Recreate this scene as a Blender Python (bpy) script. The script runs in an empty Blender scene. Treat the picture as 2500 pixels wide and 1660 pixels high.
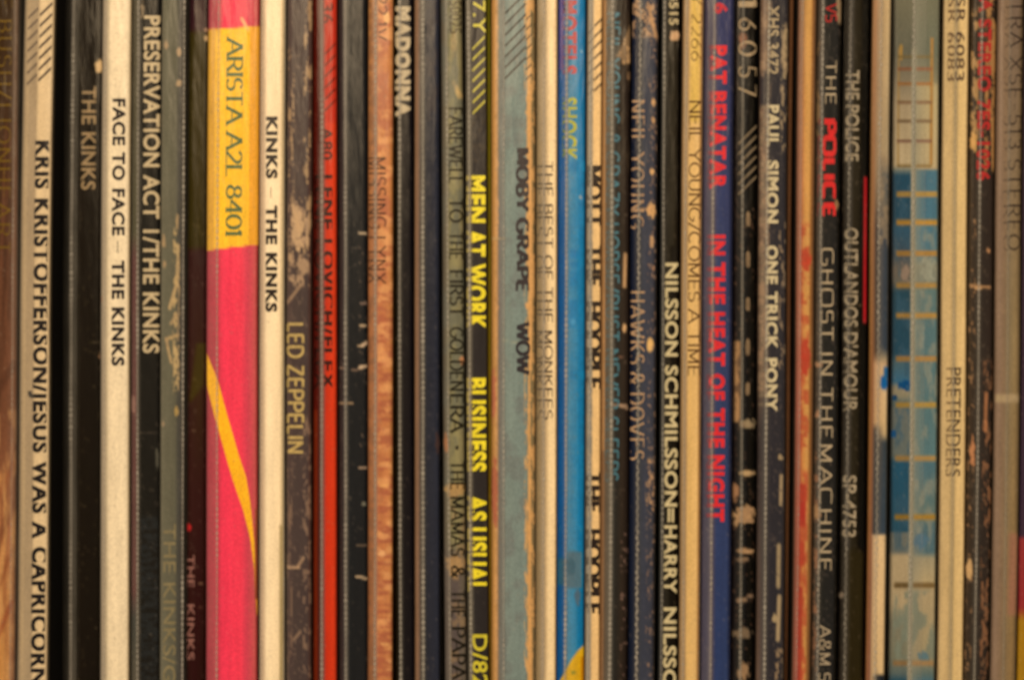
import bpy, math, random
import numpy as np
from mathutils import Vector

# ------------------------------------------------------------------ camera, world, lamps
S = 0.00006            # one design unit = 0.06 mm
VB = 3450.0            # v (units, downwards) of the shelf the sleeves stand on
VT = -1800.0           # v of the tops of the sleeves (315 mm tall)
def X(u): return (u - 1250.0) * S
def Z(v): return (VB - v) * S

scene = bpy.context.scene
world = bpy.data.worlds.new("World"); scene.world = world; world.use_nodes = True
bg = world.node_tree.nodes["Background"]
bg.inputs[0].default_value = (1.0, 0.72, 0.42, 1); bg.inputs[1].default_value = 0.16

cam_d = bpy.data.cameras.new("camera"); cam = bpy.data.objects.new("camera", cam_d)
scene.collection.objects.link(cam); scene.camera = cam
CAMY = -0.42
cam.location = (0, CAMY, Z(830)); cam.rotation_euler = (math.pi / 2, 0, 0)
cam_d.sensor_width = 36; cam_d.lens = 36 * (-CAMY) / (2500 * S)
cam_d.clip_start = 0.01; cam_d.clip_end = 20
cam_d.dof.use_dof = True; cam_d.dof.focus_distance = -CAMY - 0.0098; cam_d.dof.aperture_fstop = 4.5

def lamp(name, loc, target, size, power, col):
    d = bpy.data.lights.new(name, 'AREA'); d.shape = 'DISK'; d.size = size; d.energy = power; d.color = col
    o = bpy.data.objects.new(name, d); scene.collection.objects.link(o); o.location = loc
    o.rotation_euler = (Vector(target) - Vector(loc)).to_track_quat('-Z', 'Y').to_euler()
    return o
lamp('table_lamp_light', (-0.035, -0.40, Z(830) + 0.125), (-0.012, 0, Z(830) - 0.01), 0.12, 1.66, (1.0, 0.74, 0.45))
lamp('low_fill_light', (-0.40, -0.85, Z(830) - 0.42), (0, 0, Z(830)), 0.25, 1.9, (1.0, 0.76, 0.48))  # unseen fill, added to even out brightness between top and bottom

scene.view_settings.view_transform = 'Standard'; scene.view_settings.look = 'None'
scene.view_settings.exposure = 0; scene.view_settings.gamma = 1
scene.render.engine = 'CYCLES'
scene.cycles.transparent_max_bounces = 16
scene.cycles.max_bounces = 6

# ------------------------------------------------------------------ colour helpers
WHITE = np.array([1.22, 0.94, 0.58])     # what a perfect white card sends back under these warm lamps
def lin(c):
    c = np.asarray(c, dtype=float) / 255.0
    return np.where(c <= 0.04045, c / 12.92, ((c + 0.055) / 1.055) ** 2.4)
SHEEN = np.array([0.009, 0.0068, 0.004])   # what the plastic cover itself sends back
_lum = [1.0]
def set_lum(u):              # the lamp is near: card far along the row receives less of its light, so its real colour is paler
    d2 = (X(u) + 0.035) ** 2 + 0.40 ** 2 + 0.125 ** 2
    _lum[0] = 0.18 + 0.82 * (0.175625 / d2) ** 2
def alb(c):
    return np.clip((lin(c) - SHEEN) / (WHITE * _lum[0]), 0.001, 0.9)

rng = np.random.RandomState(7)
_tab = rng.rand(256, 256)
def vnoise(x, y, seed=0):
    x = np.asarray(x) + seed * 37.17; y = np.asarray(y) + seed * 91.3
    xi = np.floor(x).astype(int); yi = np.floor(y).astype(int)
    fx = x - xi; fy = y - yi
    fx = fx * fx * (3 - 2 * fx); fy = fy * fy * (3 - 2 * fy)
    a = _tab[xi % 256, yi % 256]; b = _tab[(xi + 1) % 256, yi % 256]
    c = _tab[xi % 256, (yi + 1) % 256]; d = _tab[(xi + 1) % 256, (yi + 1) % 256]
    return (a * (1 - fx) + b * fx) * (1 - fy) + (c * (1 - fx) + d * fx) * fy
def fbm(x, y, seed=0, o=4):
    s = 0; t = 0; a = 1
    for k in range(o):
        s = s + a * vnoise(x * 2 ** k, y * 2 ** k, seed + k * 5); t += a; a *= 0.55
    return s / t
def sstep(a, b, x):
    t = np.clip((x - a) / (b - a), 0, 1); return t * t * (3 - 2 * t)

# ------------------------------------------------------------------ materials
def new_mat(name):
    m = bpy.data.materials.new(name); m.use_nodes = True
    nt = m.node_tree; nt.nodes.clear(); return m, nt
def print_material():
    m, nt = new_mat('printed_card'); N = nt.nodes.new; L = nt.links.new
    out = N('ShaderNodeOutputMaterial'); p = N('ShaderNodeBsdfPrincipled')
    p.inputs['Roughness'].default_value = 0.6; p.inputs['Specular IOR Level'].default_value = 0.06
    at = N('ShaderNodeAttribute'); at.attribute_name = 'print'
    tc = N('ShaderNodeTexCoord')
    n1 = N('ShaderNodeTexNoise'); n1.inputs['Scale'].default_value = 4200; n1.inputs['Detail'].default_value = 2
    mp = N('ShaderNodeMapping'); mp.inputs['Scale'].default_value = (1, 1, 0.08)
    n2 = N('ShaderNodeTexNoise'); n2.inputs['Scale'].default_value = 1500; n2.inputs['Detail'].default_value = 3
    mr = N('ShaderNodeMapRange'); mr.inputs['From Min'].default_value = 0.3; mr.inputs['From Max'].default_value = 0.7
    mr.inputs['To Min'].default_value = 0.84; mr.inputs['To Max'].default_value = 1.14
    mr2 = N('ShaderNodeMapRange'); mr2.inputs['From Min'].default_value = 0.3; mr2.inputs['From Max'].default_value = 0.7
    mr2.inputs['To Min'].default_value = 0.93; mr2.inputs['To Max'].default_value = 1.06
    mul = N('ShaderNodeMath'); mul.operation = 'MULTIPLY'
    vm = N('ShaderNodeVectorMath'); vm.operation = 'SCALE'
    L(tc.outputs['Object'], n1.inputs['Vector']); L(tc.outputs['Object'], mp.inputs['Vector']); L(mp.outputs[0], n2.inputs['Vector'])
    L(n1.outputs['Fac'], mr.inputs['Value']); L(n2.outputs['Fac'], mr2.inputs['Value'])
    L(mr.outputs[0], mul.inputs[0]); L(mr2.outputs[0], mul.inputs[1])
    L(at.outputs['Color'], vm.inputs[0]); L(mul.outputs[0], vm.inputs['Scale'])
    L(vm.outputs[0], p.inputs['Base Color'])
    bp = N('ShaderNodeBump'); bp.inputs['Strength'].default_value = 0.25; bp.inputs['Distance'].default_value = 0.00005
    L(n1.outputs['Fac'], bp.inputs['Height']); L(bp.outputs[0], p.inputs['Normal'])
    L(p.outputs[0], out.inputs[0]); return m
PRINT = print_material()

def film_material(name, rough, bumpscale, bumpdist, diffuse):
    m, nt = new_mat(name); N = nt.nodes.new; L = nt.links.new
    out = N('ShaderNodeOutputMaterial'); tr = N('ShaderNodeBsdfTransparent')
    gl = N('ShaderNodeBsdfGlossy'); gl.inputs['Roughness'].default_value = rough
    fr = N('ShaderNodeFresnel'); fr.inputs['IOR'].default_value = 1.17
    df = N('ShaderNodeBsdfDiffuse'); df.inputs['Color'].default_value = (*diffuse, 1)
    tc = N('ShaderNodeTexCoord'); mp = N('ShaderNodeMapping'); mp.inputs['Scale'].default_value = (1, 1, 0.22)
    nz = N('ShaderNodeTexNoise'); nz.inputs['Scale'].default_value = bumpscale; nz.inputs['Detail'].default_value = 3
    bp = N('ShaderNodeBump'); bp.inputs['Strength'].default_value = 0.5; bp.inputs['Distance'].default_value = bumpdist
    L(tc.outputs['Object'], mp.inputs[0]); L(mp.outputs[0], nz.inputs['Vector']); L(nz.outputs['Fac'], bp.inputs['Height'])
    L(bp.outputs[0], gl.inputs['Normal']); L(bp.outputs[0], fr.inputs['Normal'])
    m1 = N('ShaderNodeMixShader'); L(fr.outputs[0], m1.inputs[0]); L(tr.outputs[0], m1.inputs[1]); L(gl.outputs[0], m1.inputs[2])
    at = N('ShaderNodeAttribute'); at.attribute_name = 'milk'
    mr = N('ShaderNodeMapRange'); mr.inputs['From Min'].default_value = 0.25; mr.inputs['From Max'].default_value = 0.75
    mr.inputs['To Min'].default_value = 0.7; mr.inputs['To Max'].default_value = 1.3
    n3 = N('ShaderNodeTexNoise'); n3.inputs['Scale'].default_value = 900; n3.inputs['Detail'].default_value = 3
    L(mp.outputs[0], n3.inputs['Vector']); L(n3.outputs['Fac'], mr.inputs['Value'])
    mu = N('ShaderNodeMath'); mu.operation = 'MULTIPLY'; mu.use_clamp = True
    L(at.outputs['Fac'], mu.inputs[0]); L(mr.outputs[0], mu.inputs[1])
    m2 = N('ShaderNodeMixShader'); L(mu.outputs[0], m2.inputs[0]); L(m1.outputs[0], m2.inputs[1]); L(df.outputs[0], m2.inputs[2])
    L(m2.outputs[0], out.inputs[0]); return m
FILM = film_material('clear_plastic_film', 0.22, 700, 0.00025, (0.42, 0.42, 0.42))
SEAMM = film_material('welded_plastic_seam', 0.25, 2600, 0.0001, (0.55, 0.56, 0.58))

_ink = {}
def ink(c, a=1.0):
    k = (tuple(c), a, round(_lum[0], 2))
    if k in _ink: return _ink[k]
    m, nt = new_mat('printed_ink'); N = nt.nodes.new; L = nt.links.new
    out = N('ShaderNodeOutputMaterial'); p = N('ShaderNodeBsdfPrincipled')
    p.inputs['Roughness'].default_value = 0.5; p.inputs['Specular IOR Level'].default_value = 0.08
    tc = N('ShaderNodeTexCoord'); n1 = N('ShaderNodeTexNoise'); n1.inputs['Scale'].default_value = 2600; n1.inputs['Detail'].default_value = 4
    mr = N('ShaderNodeMapRange'); mr.inputs['From Min'].default_value = 0.3; mr.inputs['From Max'].default_value = 0.7
    mr.inputs['To Min'].default_value = 0.80; mr.inputs['To Max'].default_value = 1.15
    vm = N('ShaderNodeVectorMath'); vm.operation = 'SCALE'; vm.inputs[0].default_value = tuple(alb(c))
    L(tc.outputs['Object'], n1.inputs['Vector']); L(n1.outputs['Fac'], mr.inputs['Value']); L(mr.outputs[0], vm.inputs['Scale'])
    L(vm.outputs[0], p.inputs['Base Color'])
    if a < 1:                                     # rubbed, half worn-off ink; also the painted refraction ghosts
        n2 = N('ShaderNodeTexNoise'); n2.inputs['Scale'].default_value = 1800; n2.inputs['Detail'].default_value = 3
        m2 = N('ShaderNodeMapRange'); m2.inputs['From Min'].default_value = 0.3; m2.inputs['From Max'].default_value = 0.7
        m2.inputs['To Min'].default_value = max(0, a - 0.15); m2.inputs['To Max'].default_value = min(1, a + 0.15)
        L(tc.outputs['Object'], n2.inputs['Vector']); L(n2.outputs['Fac'], m2.inputs['Value']); L(m2.outputs[0], p.inputs['Alpha'])
    L(p.outputs[0], out.inputs[0]); _ink[k] = m; return m

def wood_material():
    m, nt = new_mat('dark_wood'); N = nt.nodes.new; L = nt.links.new
    out = N('ShaderNodeOutputMaterial'); p = N('ShaderNodeBsdfPrincipled'); p.inputs['Roughness'].default_value = 0.5
    tc = N('ShaderNodeTexCoord'); mp = N('ShaderNodeMapping'); mp.inputs['Scale'].default_value = (3, 60, 60)
    n = N('ShaderNodeTexNoise'); n.inputs['Scale'].default_value = 5; n.inputs['Detail'].default_value = 6
    cr = N('ShaderNodeValToRGB'); cr.color_ramp.elements[0].color = (0.05, 0.028, 0.014, 1); cr.color_ramp.elements[1].color = (0.16, 0.09, 0.045, 1)
    L(tc.outputs['Object'], mp.inputs[0]); L(mp.outputs[0], n.inputs['Vector']); L(n.outputs['Fac'], cr.inputs[0]); L(cr.outputs[0], p.inputs['Base Color'])
    L(p.outputs[0], out.inputs[0]); return m

# ------------------------------------------------------------------ mesh helpers
def link_mesh(name, verts, faces, mat, parent=None, attr=None, aname=None, smooth=True):
    me = bpy.data.meshes.new(name)
    v = np.asarray(verts, dtype=np.float32).reshape(-1, 3)
    if isinstance(faces, np.ndarray):
        nf = len(faces); k = faces.shape[1]
        me.vertices.add(len(v)); me.vertices.foreach_set('co', v.ravel())
        me.loops.add(nf * k); me.loops.foreach_set('vertex_index', faces.ravel().astype(np.int32))
        me.polygons.add(nf); me.polygons.foreach_set('loop_start', np.arange(0, nf * k, k, dtype=np.int32))
        me.polygons.foreach_set('loop_total', np.full(nf, k, dtype=np.int32))
        me.update(calc_edges=True)
    else:
        me.from_pydata(v.tolist(), [], faces)
    if smooth: me.polygons.foreach_set('use_smooth', np.ones(len(me.polygons), dtype=bool))
    if attr is not None:
        if aname == 'print':
            a = me.color_attributes.new('print', 'FLOAT_COLOR', 'POINT')
            c = np.ones((len(v), 4), dtype=np.float32); c[:, :3] = attr.reshape(-1, 3); a.data.foreach_set('color', c.ravel())
        else:
            a = me.attributes.new(aname, 'FLOAT', 'POINT'); a.data.foreach_set('value', attr.astype(np.float32).ravel())
    me.materials.append(mat); me.validate()
    o = bpy.data.objects.new(name, me); scene.collection.objects.link(o)
    if parent: o.parent = parent
    return o
def grid_faces(nr, nc):
    i = np.arange(nr - 1)[:, None] * nc + np.arange(nc - 1)[None, :]
    return np.stack([i, i + nc, i + nc + 1, i + 1], -1).reshape(-1, 4)

# ------------------------------------------------------------------ stroke alphabet (serif and square letters)
def arc(cx, cy, rx, ry, a0, a1, n=9, sq=1.0):
    r = []
    for k in range(n):
        a = math.radians(a0 + (a1 - a0) * k / (n - 1)); c, s_ = math.cos(a), math.sin(a)
        r.append((cx + rx * math.copysign(abs(c) ** sq, c), cy + ry * math.copysign(abs(s_) ** sq, s_)))
    return r
def glyphs(sq):
    A = lambda *a: arc(*a, sq=sq)
    g = {
     'A': (.74, [[(0, 0), (.37, 1)], [(.37, 1), (.74, 0)], [(.13, .33), (.61, .33)]]),
     'B': (.6, [[(.08, 0), (.08, 1)], [(.08, 1)] + A(.3, .76, .24, .24, 90, -90) + [(.08, .52)], [(.08, .52)] + A(.32, .26, .26, .26, 90, -90) + [(.08, 0)]]),
     'C': (.7, [A(.37, .5, .35, .5, 50, 310, 15)]),
     'D': (.7, [[(.08, 0), (.08, 1)], [(.08, 1)] + A(.32, .5, .36, .5, 90, -90, 13) + [(.08, 0)]]),
     'E': (.56, [[(.08, 0), (.08, 1)], [(.08, 1), (.55, 1)], [(.08, .52), (.48, .52)], [(.08, 0), (.56, 0)]]),
     'F': (.54, [[(.08, 0), (.08, 1)], [(.08, 1), (.54, 1)], [(.08, .52), (.46, .52)]]),
     'G': (.74, [A(.38, .5, .36, .5, 50, 345, 15) + [(.73, .45), (.46, .45)]]),
     'H': (.7, [[(.08, 0), (.08, 1)], [(.62, 0), (.62, 1)], [(.08, .52), (.62, .52)]]),
     'I': (.16, [[(.08, 0), (.08, 1)]]),
     'J': (.4, [[(.32, 1), (.32, .2)] + A(.16, .2, .16, .2, 0, -150, 6)]),
     'K': (.66, [[(.08, 0), (.08, 1)], [(.6, 1), (.08, .42)], [(.24, .6), (.64, 0)]]),
     'L': (.52, [[(.08, 0), (.08, 1)], [(.08, 0), (.52, 0)]]),
     'M': (.84, [[(.1, 0), (.1, 1)], [(.1, 1), (.42, .1)], [(.42, .1), (.74, 1)], [(.74, 1), (.74, 0)]]),
     'N': (.72, [[(.08, 0), (.08, 1)], [(.08, 1), (.64, 0)], [(.64, 0), (.64, 1)]]),
     'O': (.78, [A(.39, .5, .37, .5, 0, 360, 21)]),
     'P': (.58, [[(.08, 0), (.08, 1)], [(.08, 1)] + A(.32, .73, .25, .27, 90, -90) + [(.08, .46)]]),
     'R': (.64, [[(.08, 0), (.08, 1)], [(.08, 1)] + A(.32, .74, .25, .26, 90, -90) + [(.08, .48)], [(.32, .48), (.62, 0)]]),
     'S': (.54, [A(.27, .74, .22, .26, 30, 270, 9)[:-1] + A(.27, .26, .25, .26, 90, -150, 10)]),
     'T': (.62, [[(.31, 0), (.31, 1)], [(0, 1), (.62, 1)]]),
     'U': (.68, [[(.08, 1), (.08, .3)] + A(.34, .3, .26, .3, 180, 360, 9) + [(.6, 1)]]),
     'V': (.7, [[(0, 1), (.35, 0)], [(.35, 0), (.7, 1)]]),
     'W': (1.0, [[(0, 1), (.25, 0)], [(.25, 0), (.5, .9)], [(.5, .9), (.75, 0)], [(.75, 0), (1, 1)]]),
     'X': (.66, [[(0, 1), (.66, 0)], [(0, 0), (.66, 1)]]),
     'Y': (.66, [[(0, 1), (.33, .48)], [(.66, 1), (.33, .48)], [(.33, .48), (.33, 0)]]),
     'Z': (.62, [[(.04, 1), (.58, 1)], [(.58, 1), (.02, 0)], [(.02, 0), (.62, 0)]]),
     '0': (.6, [A(.3, .5, .28, .5, 0, 360, 19)]),
     '1': (.3, [[(.15, 0), (.15, 1)], [(.15, 1), (0, .84)]]),
     '2': (.56, [A(.28, .72, .25, .28, 160, -30, 9) + [(.04, 0)], [(.04, 0), (.56, 0)]]),
     '3': (.54, [A(.25, .76, .22, .24, 150, -90, 9)[:-1] + A(.25, .27, .27, .26, 90, -150, 9)]),
     '4': (.62, [[(.46, 0), (.46, 1)], [(.46, 1), (.02, .3)], [(.02, .3), (.62, .3)]]),
     '5': (.54, [[(.5, 1), (.12, 1), (.08, .56)] + A(.26, .3, .26, .3, 110, -150, 10)]),
     '6': (.56, [[(.46, .98), (.16, .62)] + A(.28, .3, .26, .3, 150, -210, 15)]),
     '7': (.54, [[(.02, 1), (.54, 1)], [(.54, 1), (.18, 0)]]),
     '8': (.56, [A(.28, .76, .21, .24, -90, 270, 13), A(.28, .27, .26, .26, -90, 270, 13)]),
     '9': (.56, [[(.1, .02), (.4, .38)] + A(.28, .7, .26, .3, -30, 330, 15)]),
     '&': (.7, [[(.68, 0), (.2, .62)] + A(.34, .8, .17, .2, 200, -30, 8) + [(.12, .42)] + A(.28, .24, .24, .24, 150, 320, 8) + [(.66, .45)]]),
     '/': (.4, [[(0, -.08), (.4, 1.06)]]),
     '-': (.4, [[(.05, .45), (.35, .45)]]),
     '=': (.7, [[(.0, .46), (.7, .46)]]),
     "'": (.14, [[(.09, 1), (.05, .76)]]),
     '.': (.14, [[(.07, 0), (.07, .13)]]),
     '*': (.3, [A(.15, .5, .07, .09, 0, 360, 9)]),
    }
    return g
GSER, GSQ = glyphs(1.0), glyphs(0.42)
def stroke_text(text, weight, thin=0.45, serif=0.0, sq=False, track=0.14):
    G = GSQ if sq else GSER
    V = []; F = []; x = 0; layer = 0
    def ribbon(pl, w, ct=True):
        nonlocal layer
        n = len(pl); off = []
        for i in range(n):
            a = pl[max(i - 1, 0)]; b = pl[min(i + 1, n - 1)]
            if i == 0: a, b = pl[0], pl[1]
            if i == n - 1: a, b = pl[-2], pl[-1]
            dx, dy = b[0] - a[0], b[1] - a[1]; l = math.hypot(dx, dy) or 1
            t = w * (thin + (1 - thin) * abs(dy / l)) if ct else w
            off.append((-dy / l * t / 2, dx / l * t / 2))
        b0 = len(V)
        for (p, o) in zip(pl, off):
            V.append((p[0] + o[0], p[1] + o[1], layer)); V.append((p[0] - o[0], p[1] - o[1], layer))
        for i in range(n - 1):
            F.append((b0 + 2 * i, b0 + 2 * i + 1, b0 + 2 * i + 3, b0 + 2 * i + 2))
        layer = (layer + 1) % 9
    for ch in text:
        if ch == ' ': x += 0.34; continue
        w, st = G.get(ch, GSER['I'])
        for pl in st:
            p2 = [(x + a, b) for a, b in pl]; ribbon(p2, weight)
            if serif > 0:
                for e, q in ((p2[0], p2[1]), (p2[-1], p2[-2])):
                    if (abs(e[1]) < .01 or abs(e[1] - 1) < .01) and abs(e[1] - q[1]) > .3:
                        ribbon([(e[0] - serif, e[1]), (e[0] + serif, e[1])], weight * 0.5, False)
        x += w + track + (serif * 0.9 if serif else 0)
    V = np.array(V, dtype=float); return V, F, x - track

def font_text(text, weight, track=1.0):
    c = bpy.data.curves.new('lettering', 'FONT'); c.body = text; c.size = 1; c.offset = weight; c.space_character = track * (1 + max(0, weight) * 3.2); c.resolution_u = 4
    c.fill_mode = 'BOTH'
    o = bpy.data.objects.new('lettering_tmp', c); scene.collection.objects.link(o)
    dg = bpy.context.evaluated_depsgraph_get(); dg.update()
    me = bpy.data.meshes.new_from_object(o.evaluated_get(dg))
    V = np.array([v.co[:] for v in me.vertices]); F = [tuple(p.vertices) for p in me.polygons]
    bpy.data.objects.remove(o); bpy.data.curves.remove(c); bpy.data.meshes.remove(me)
    V[:, 2] = 0
    return V, F

def clip_u(V, F, lo, hi):
    """cut the polygons with the lines u=lo and u=hi"""
    outF = []; V = [tuple(v) for v in V]
    for f in F:
        poly = [V[i] for i in f]
        for sgn, lim in ((1, lo), (-1, hi)):
            res = []
            for i in range(len(poly)):
                a, b = poly[i], poly[(i + 1) % len(poly)]
                da, db = sgn * (a[0] - lim), sgn * (b[0] - lim)
                if da >= 0: res.append(a)
                if (da > 0 > db) or (da < 0 < db):
                    t = da / (da - db); res.append(tuple(a[k] + (b[k] - a[k]) * t for k in range(3)))
            poly = res
            if len(poly) < 3: break
        if len(poly) >= 3: outF.append(poly)
    VV = []; FF = []
    for poly in outF:
        b = len(VV); VV += poly; FF.append(tuple(range(b, b + len(poly))))
    return np.array(VV).reshape(-1, 3), FF

# ------------------------------------------------------------------ a record sleeve
VFINE0, VFINE1 = -60.0, 1720.0
def vrows(step):
    return np.concatenate([np.linspace(VT, VFINE0, 24, endpoint=False), np.arange(VFINE0, VFINE1, step), np.linspace(VFINE1, VB, 24)])

class Sleeve:
    def __init__(s, label, x0, x1, fwd, bend, stops, ops=(), film=None, seam=None, side=(26, 24, 20), milk=(), texts=(), round_=0.6, roundw=None, grain=0.06):
        """x0, x1 card edges at mid height; fwd = how far the spine stands out (mm); bend = (shift at top, shift at bottom)"""
        x0 -= 1.5; x1 += 1.5; s.x0, s.x1, s.bend = x0, x1, bend
        s.yf = -fwd * 0.001
        s.round = round_ * 0.001; s.rw = roundw or min(13.0, (x1 - x0) * 0.24)
        set_lum((x0 + x1) / 2)
        e = bpy.data.objects.new('record_sleeve', None); scene.collection.objects.link(e)
        e.empty_display_size = 0.01
        e['label'] = label; e['category'] = 'record sleeve'; e['group'] = 'record sleeves standing side by side in plastic covers'
        s.org = np.array([X((x0 + x1) / 2 + bend[1] * 1.0), 0.0, 0.0]); e.location = tuple(s.org); s.root = e
        s.side = side; s.card(stops, ops, grain)
        if film is not None: s.film(film, milk)
        for sm in (seam or []): s.seam(*sm)
        for t in texts: s.text(**t)
    def dx(s, v):
        t = (np.clip(v, -200, 1860) - 830.0) / 830.0; a, b = s.bend
        return np.where(t < 0, -t * a * (0.35 + 0.65 * np.abs(t)), t * b * (0.6 + 0.4 * np.abs(t)))
    def prof(s, u, x0=None, x1=None):
        x0 = s.x0 if x0 is None else x0; x1 = s.x1 if x1 is None else x1
        d = np.minimum(u - x0, x1 - u); t = np.clip(1 - d / s.rw, 0, 1)
        return s.yf + s.round * (1 - np.sqrt(np.clip(1 - t * t, 0, 1)))
    def P(s, u, v, y):
        p = np.stack([X(u + s.dx(v)), y, Z(v)], -1)
        return p - s.org
    def card(s, stops, ops, grain):
        n = max(8, int((s.x1 - s.x0) / 2.4)); us = np.linspace(s.x0, s.x1, n); vs = vrows(4.5)
        U, V = np.meshgrid(us, vs)
        xs = [a for a, _ in stops]; cols = []  # some stops carry edge shading and plastic haze painted into the colour
        for _, c in stops:
            if isinstance(c, tuple): c = [(0, c)]
            cv = np.array([k[0] for k in c]); cc = np.array([k[1] for k in c], dtype=float)
            cols.append(np.stack([np.interp(vs, cv, cc[:, j]) for j in range(3)], -1))
        cols = np.stack(cols, 1)                                    # rows, stops, 3
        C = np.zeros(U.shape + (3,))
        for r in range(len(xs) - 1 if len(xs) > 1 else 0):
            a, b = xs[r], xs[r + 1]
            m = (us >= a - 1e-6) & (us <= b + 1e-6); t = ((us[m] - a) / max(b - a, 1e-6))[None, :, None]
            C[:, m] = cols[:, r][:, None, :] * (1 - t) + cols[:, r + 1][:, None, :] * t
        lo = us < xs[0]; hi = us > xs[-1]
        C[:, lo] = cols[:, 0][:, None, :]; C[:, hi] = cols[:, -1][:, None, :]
        sd = int(s.x0) % 97
        ops = list(ops) + [('wear', s.x0, s.x1, -60, 1720, (170, 140, 106), .71, 5, 6, .28), ('wear', s.x0, s.x1, -60, 1720, (60, 46, 34), .72, 4, 7, .10)]
        for op in ops: C = s.apply(C, U, V, op, sd)
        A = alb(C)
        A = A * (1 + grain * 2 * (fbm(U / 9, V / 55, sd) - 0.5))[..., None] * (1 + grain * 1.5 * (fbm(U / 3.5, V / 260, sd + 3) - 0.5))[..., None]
        Y = s.prof(U)
        pts = s.P(U, V, Y)
        # sides and back
        nr, nc = U.shape
        front = pts.reshape(-1, 3)
        fl = s.P(np.full(nr, s.x0), vs, np.full(nr, s.yf + s.round + 0.0012)); fr = s.P(np.full(nr, s.x1), vs, np.full(nr, s.yf + s.round + 0.0012))
        bl = s.P(np.full(nr, s.x0), vs, np.full(nr, 0.315)); br = s.P(np.full(nr, s.x1), vs, np.full(nr, 0.315))
        vv = np.concatenate([front, bl, br, fl, fr]); f = [grid_faces(nr, nc)]
        i = np.arange(nr - 1); b0 = nr * nc; b1 = b0 + nr; b2 = b1 + nr; b3 = b2 + nr
        f.append(np.stack([b0 + i, b0 + i + 1, b2 + i + 1, b2 + i], -1)); f.append(np.stack([b2 + i, b2 + i + 1, (i + 1) * nc, i * nc], -1))
        f.append(np.stack([b3 + i, b3 + i + 1, b1 + i + 1, b1 + i], -1)); f.append(np.stack([i * nc + nc - 1, (i + 1) * nc + nc - 1, b3 + i + 1, b3 + i], -1))
        f.append(np.stack([b1 + i, b1 + i + 1, b0 + i + 1, b0 + i], -1))
        top = np.array([[b0, 0, nc - 1, b1]])
        f.append(top); f.append(np.array([[b0 + nr - 1, b1 + nr - 1, nr * nc - 1, (nr - 1) * nc]]))
        sc = np.broadcast_to(alb(s.side), (nr, 3)); att = np.concatenate([A.reshape(-1, 3), sc, sc, sc, sc])  # dark side colour paints deeper shade into the gaps
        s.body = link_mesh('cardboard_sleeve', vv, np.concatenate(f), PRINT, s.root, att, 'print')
    def apply(s, C, U, V, op, sd):
        k = op[0]
        if k == 'box':
            _, a, b, v0, v1, col, sf = op
            m = sstep(a - sf, a + sf, U) * (1 - sstep(b - sf, b + sf, U)) * sstep(v0 - sf, v0 + sf, V) * (1 - sstep(v1 - sf, v1 + sf, V))
        elif k == 'ell':
            _, cx, cv, rx, rv, col, ro = op
            d = np.sqrt(((U - cx) / rx) ** 2 + ((V - cv) / rv) ** 2) + ro * (fbm(U / 6, V / 9, sd + int(cv)) - 0.5) * 2
            m = 1 - sstep(0.75, 1.1, d)
        elif k == 'wear':
            _, a, b, v0, v1, col, th, su, sv, al = op
            n = fbm(U / su, V / sv, sd + 11 + int(a) % 7)
            n = n * 0.8 + 0.2 * vnoise(U / 2.6, V / 3.4, sd + 2); m = al * sstep(th + 0.005, th + 0.05, n) * sstep(a - 2, a + 2, U) * (1 - sstep(b - 2, b + 2, U)) * sstep(v0 - 8, v0 + 8, V) * (1 - sstep(v1 - 8, v1 + 8, V))
        elif k == 'mott':                                          # soft painterly mottling
            _, a, b, v0, v1, col, th, su, sv, al = op
            n = fbm(U / su + V / 400, V / sv, sd + 11 + int(a) % 7)
            m = al * sstep(th - 0.10, th + 0.12, n) * sstep(a - 2, a + 2, U) * (1 - sstep(b - 2, b + 2, U)) * sstep(v0 - 12, v0 + 12, V) * (1 - sstep(v1 - 12, v1 + 12, V))
        elif k == 'line':
            _, a, v0, b, v1, w, col, al = op
            ux, uv = b - a, v1 - v0; l2 = ux * ux + uv * uv; t = np.clip(((U - a) * ux + (V - v0) * uv) / l2, 0, 1)
            d = np.hypot(U - a - t * ux, V - v0 - t * uv); m = al * (1 - sstep(w * 0.4, w * 1.2, d))
        elif k == 'between':                                       # colour between two curves u = f(v)
            _, pl, pr, col, sf = op
            l = np.interp(V, [p[1] for p in pl], [p[0] for p in pl], left=1e9, right=1e9)
            r = np.interp(V, [p[1] for p in pr], [p[0] for p in pr], left=-1e9, right=-1e9)
            m = sstep(l - sf, l + sf, U) * (1 - sstep(r - sf, r + sf, U))
        elif k == 'slab':                                          # band whose ends run at a slant across the spine
            _, us_, t0, t1, col, sf = op
            a_, b_ = np.interp(U, us_, t0), np.interp(U, us_, t1); m = sstep(-sf, sf, V - a_) * sstep(-sf, sf, b_ - V) * (b_ > a_ + 10)
        elif k == 'edge':                                          # torn edge of irregular width
            _, side, w, amp, v0, v1, col, sv = op
            e = w + amp * (fbm(V / sv, V * 0 + 3.3, sd + 5) - 0.5) * 2
            d = (U - s.x0) if side == 'l' else (s.x1 - U)
            m = (1 - sstep(e - 1.5, e + 1.5, d)) * sstep(v0 - 5, v0 + 5, V) * (1 - sstep(v1 - 5, v1 + 5, V))
        col = np.array(col, dtype=float)
        return C * (1 - m[..., None]) + col * m[..., None]
    def film(s, rangeu, milk):
        f0, f1 = rangeu
        if f0 > s.x0 - 4: f0 = s.x0 - 0.45          # the cover hugs the card unless it bulges out beside it
        if f1 < s.x1 + 4: f1 = s.x1 + 0.45
        us = np.unique(np.concatenate([np.linspace(f0, f1, 12), np.linspace(f0, min(f0 + s.rw, f1), 5), np.linspace(max(f1 - s.rw, f0), f1, 5)]))
        vs = vrows(14)
        U, V = np.meshgrid(us, vs); n = len(us)
        Y = s.prof(U, f0, f1) - 0.00028 - 0.00010 * (fbm(U / 30, V / 140, int(f0)) - 0.5)
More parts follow.
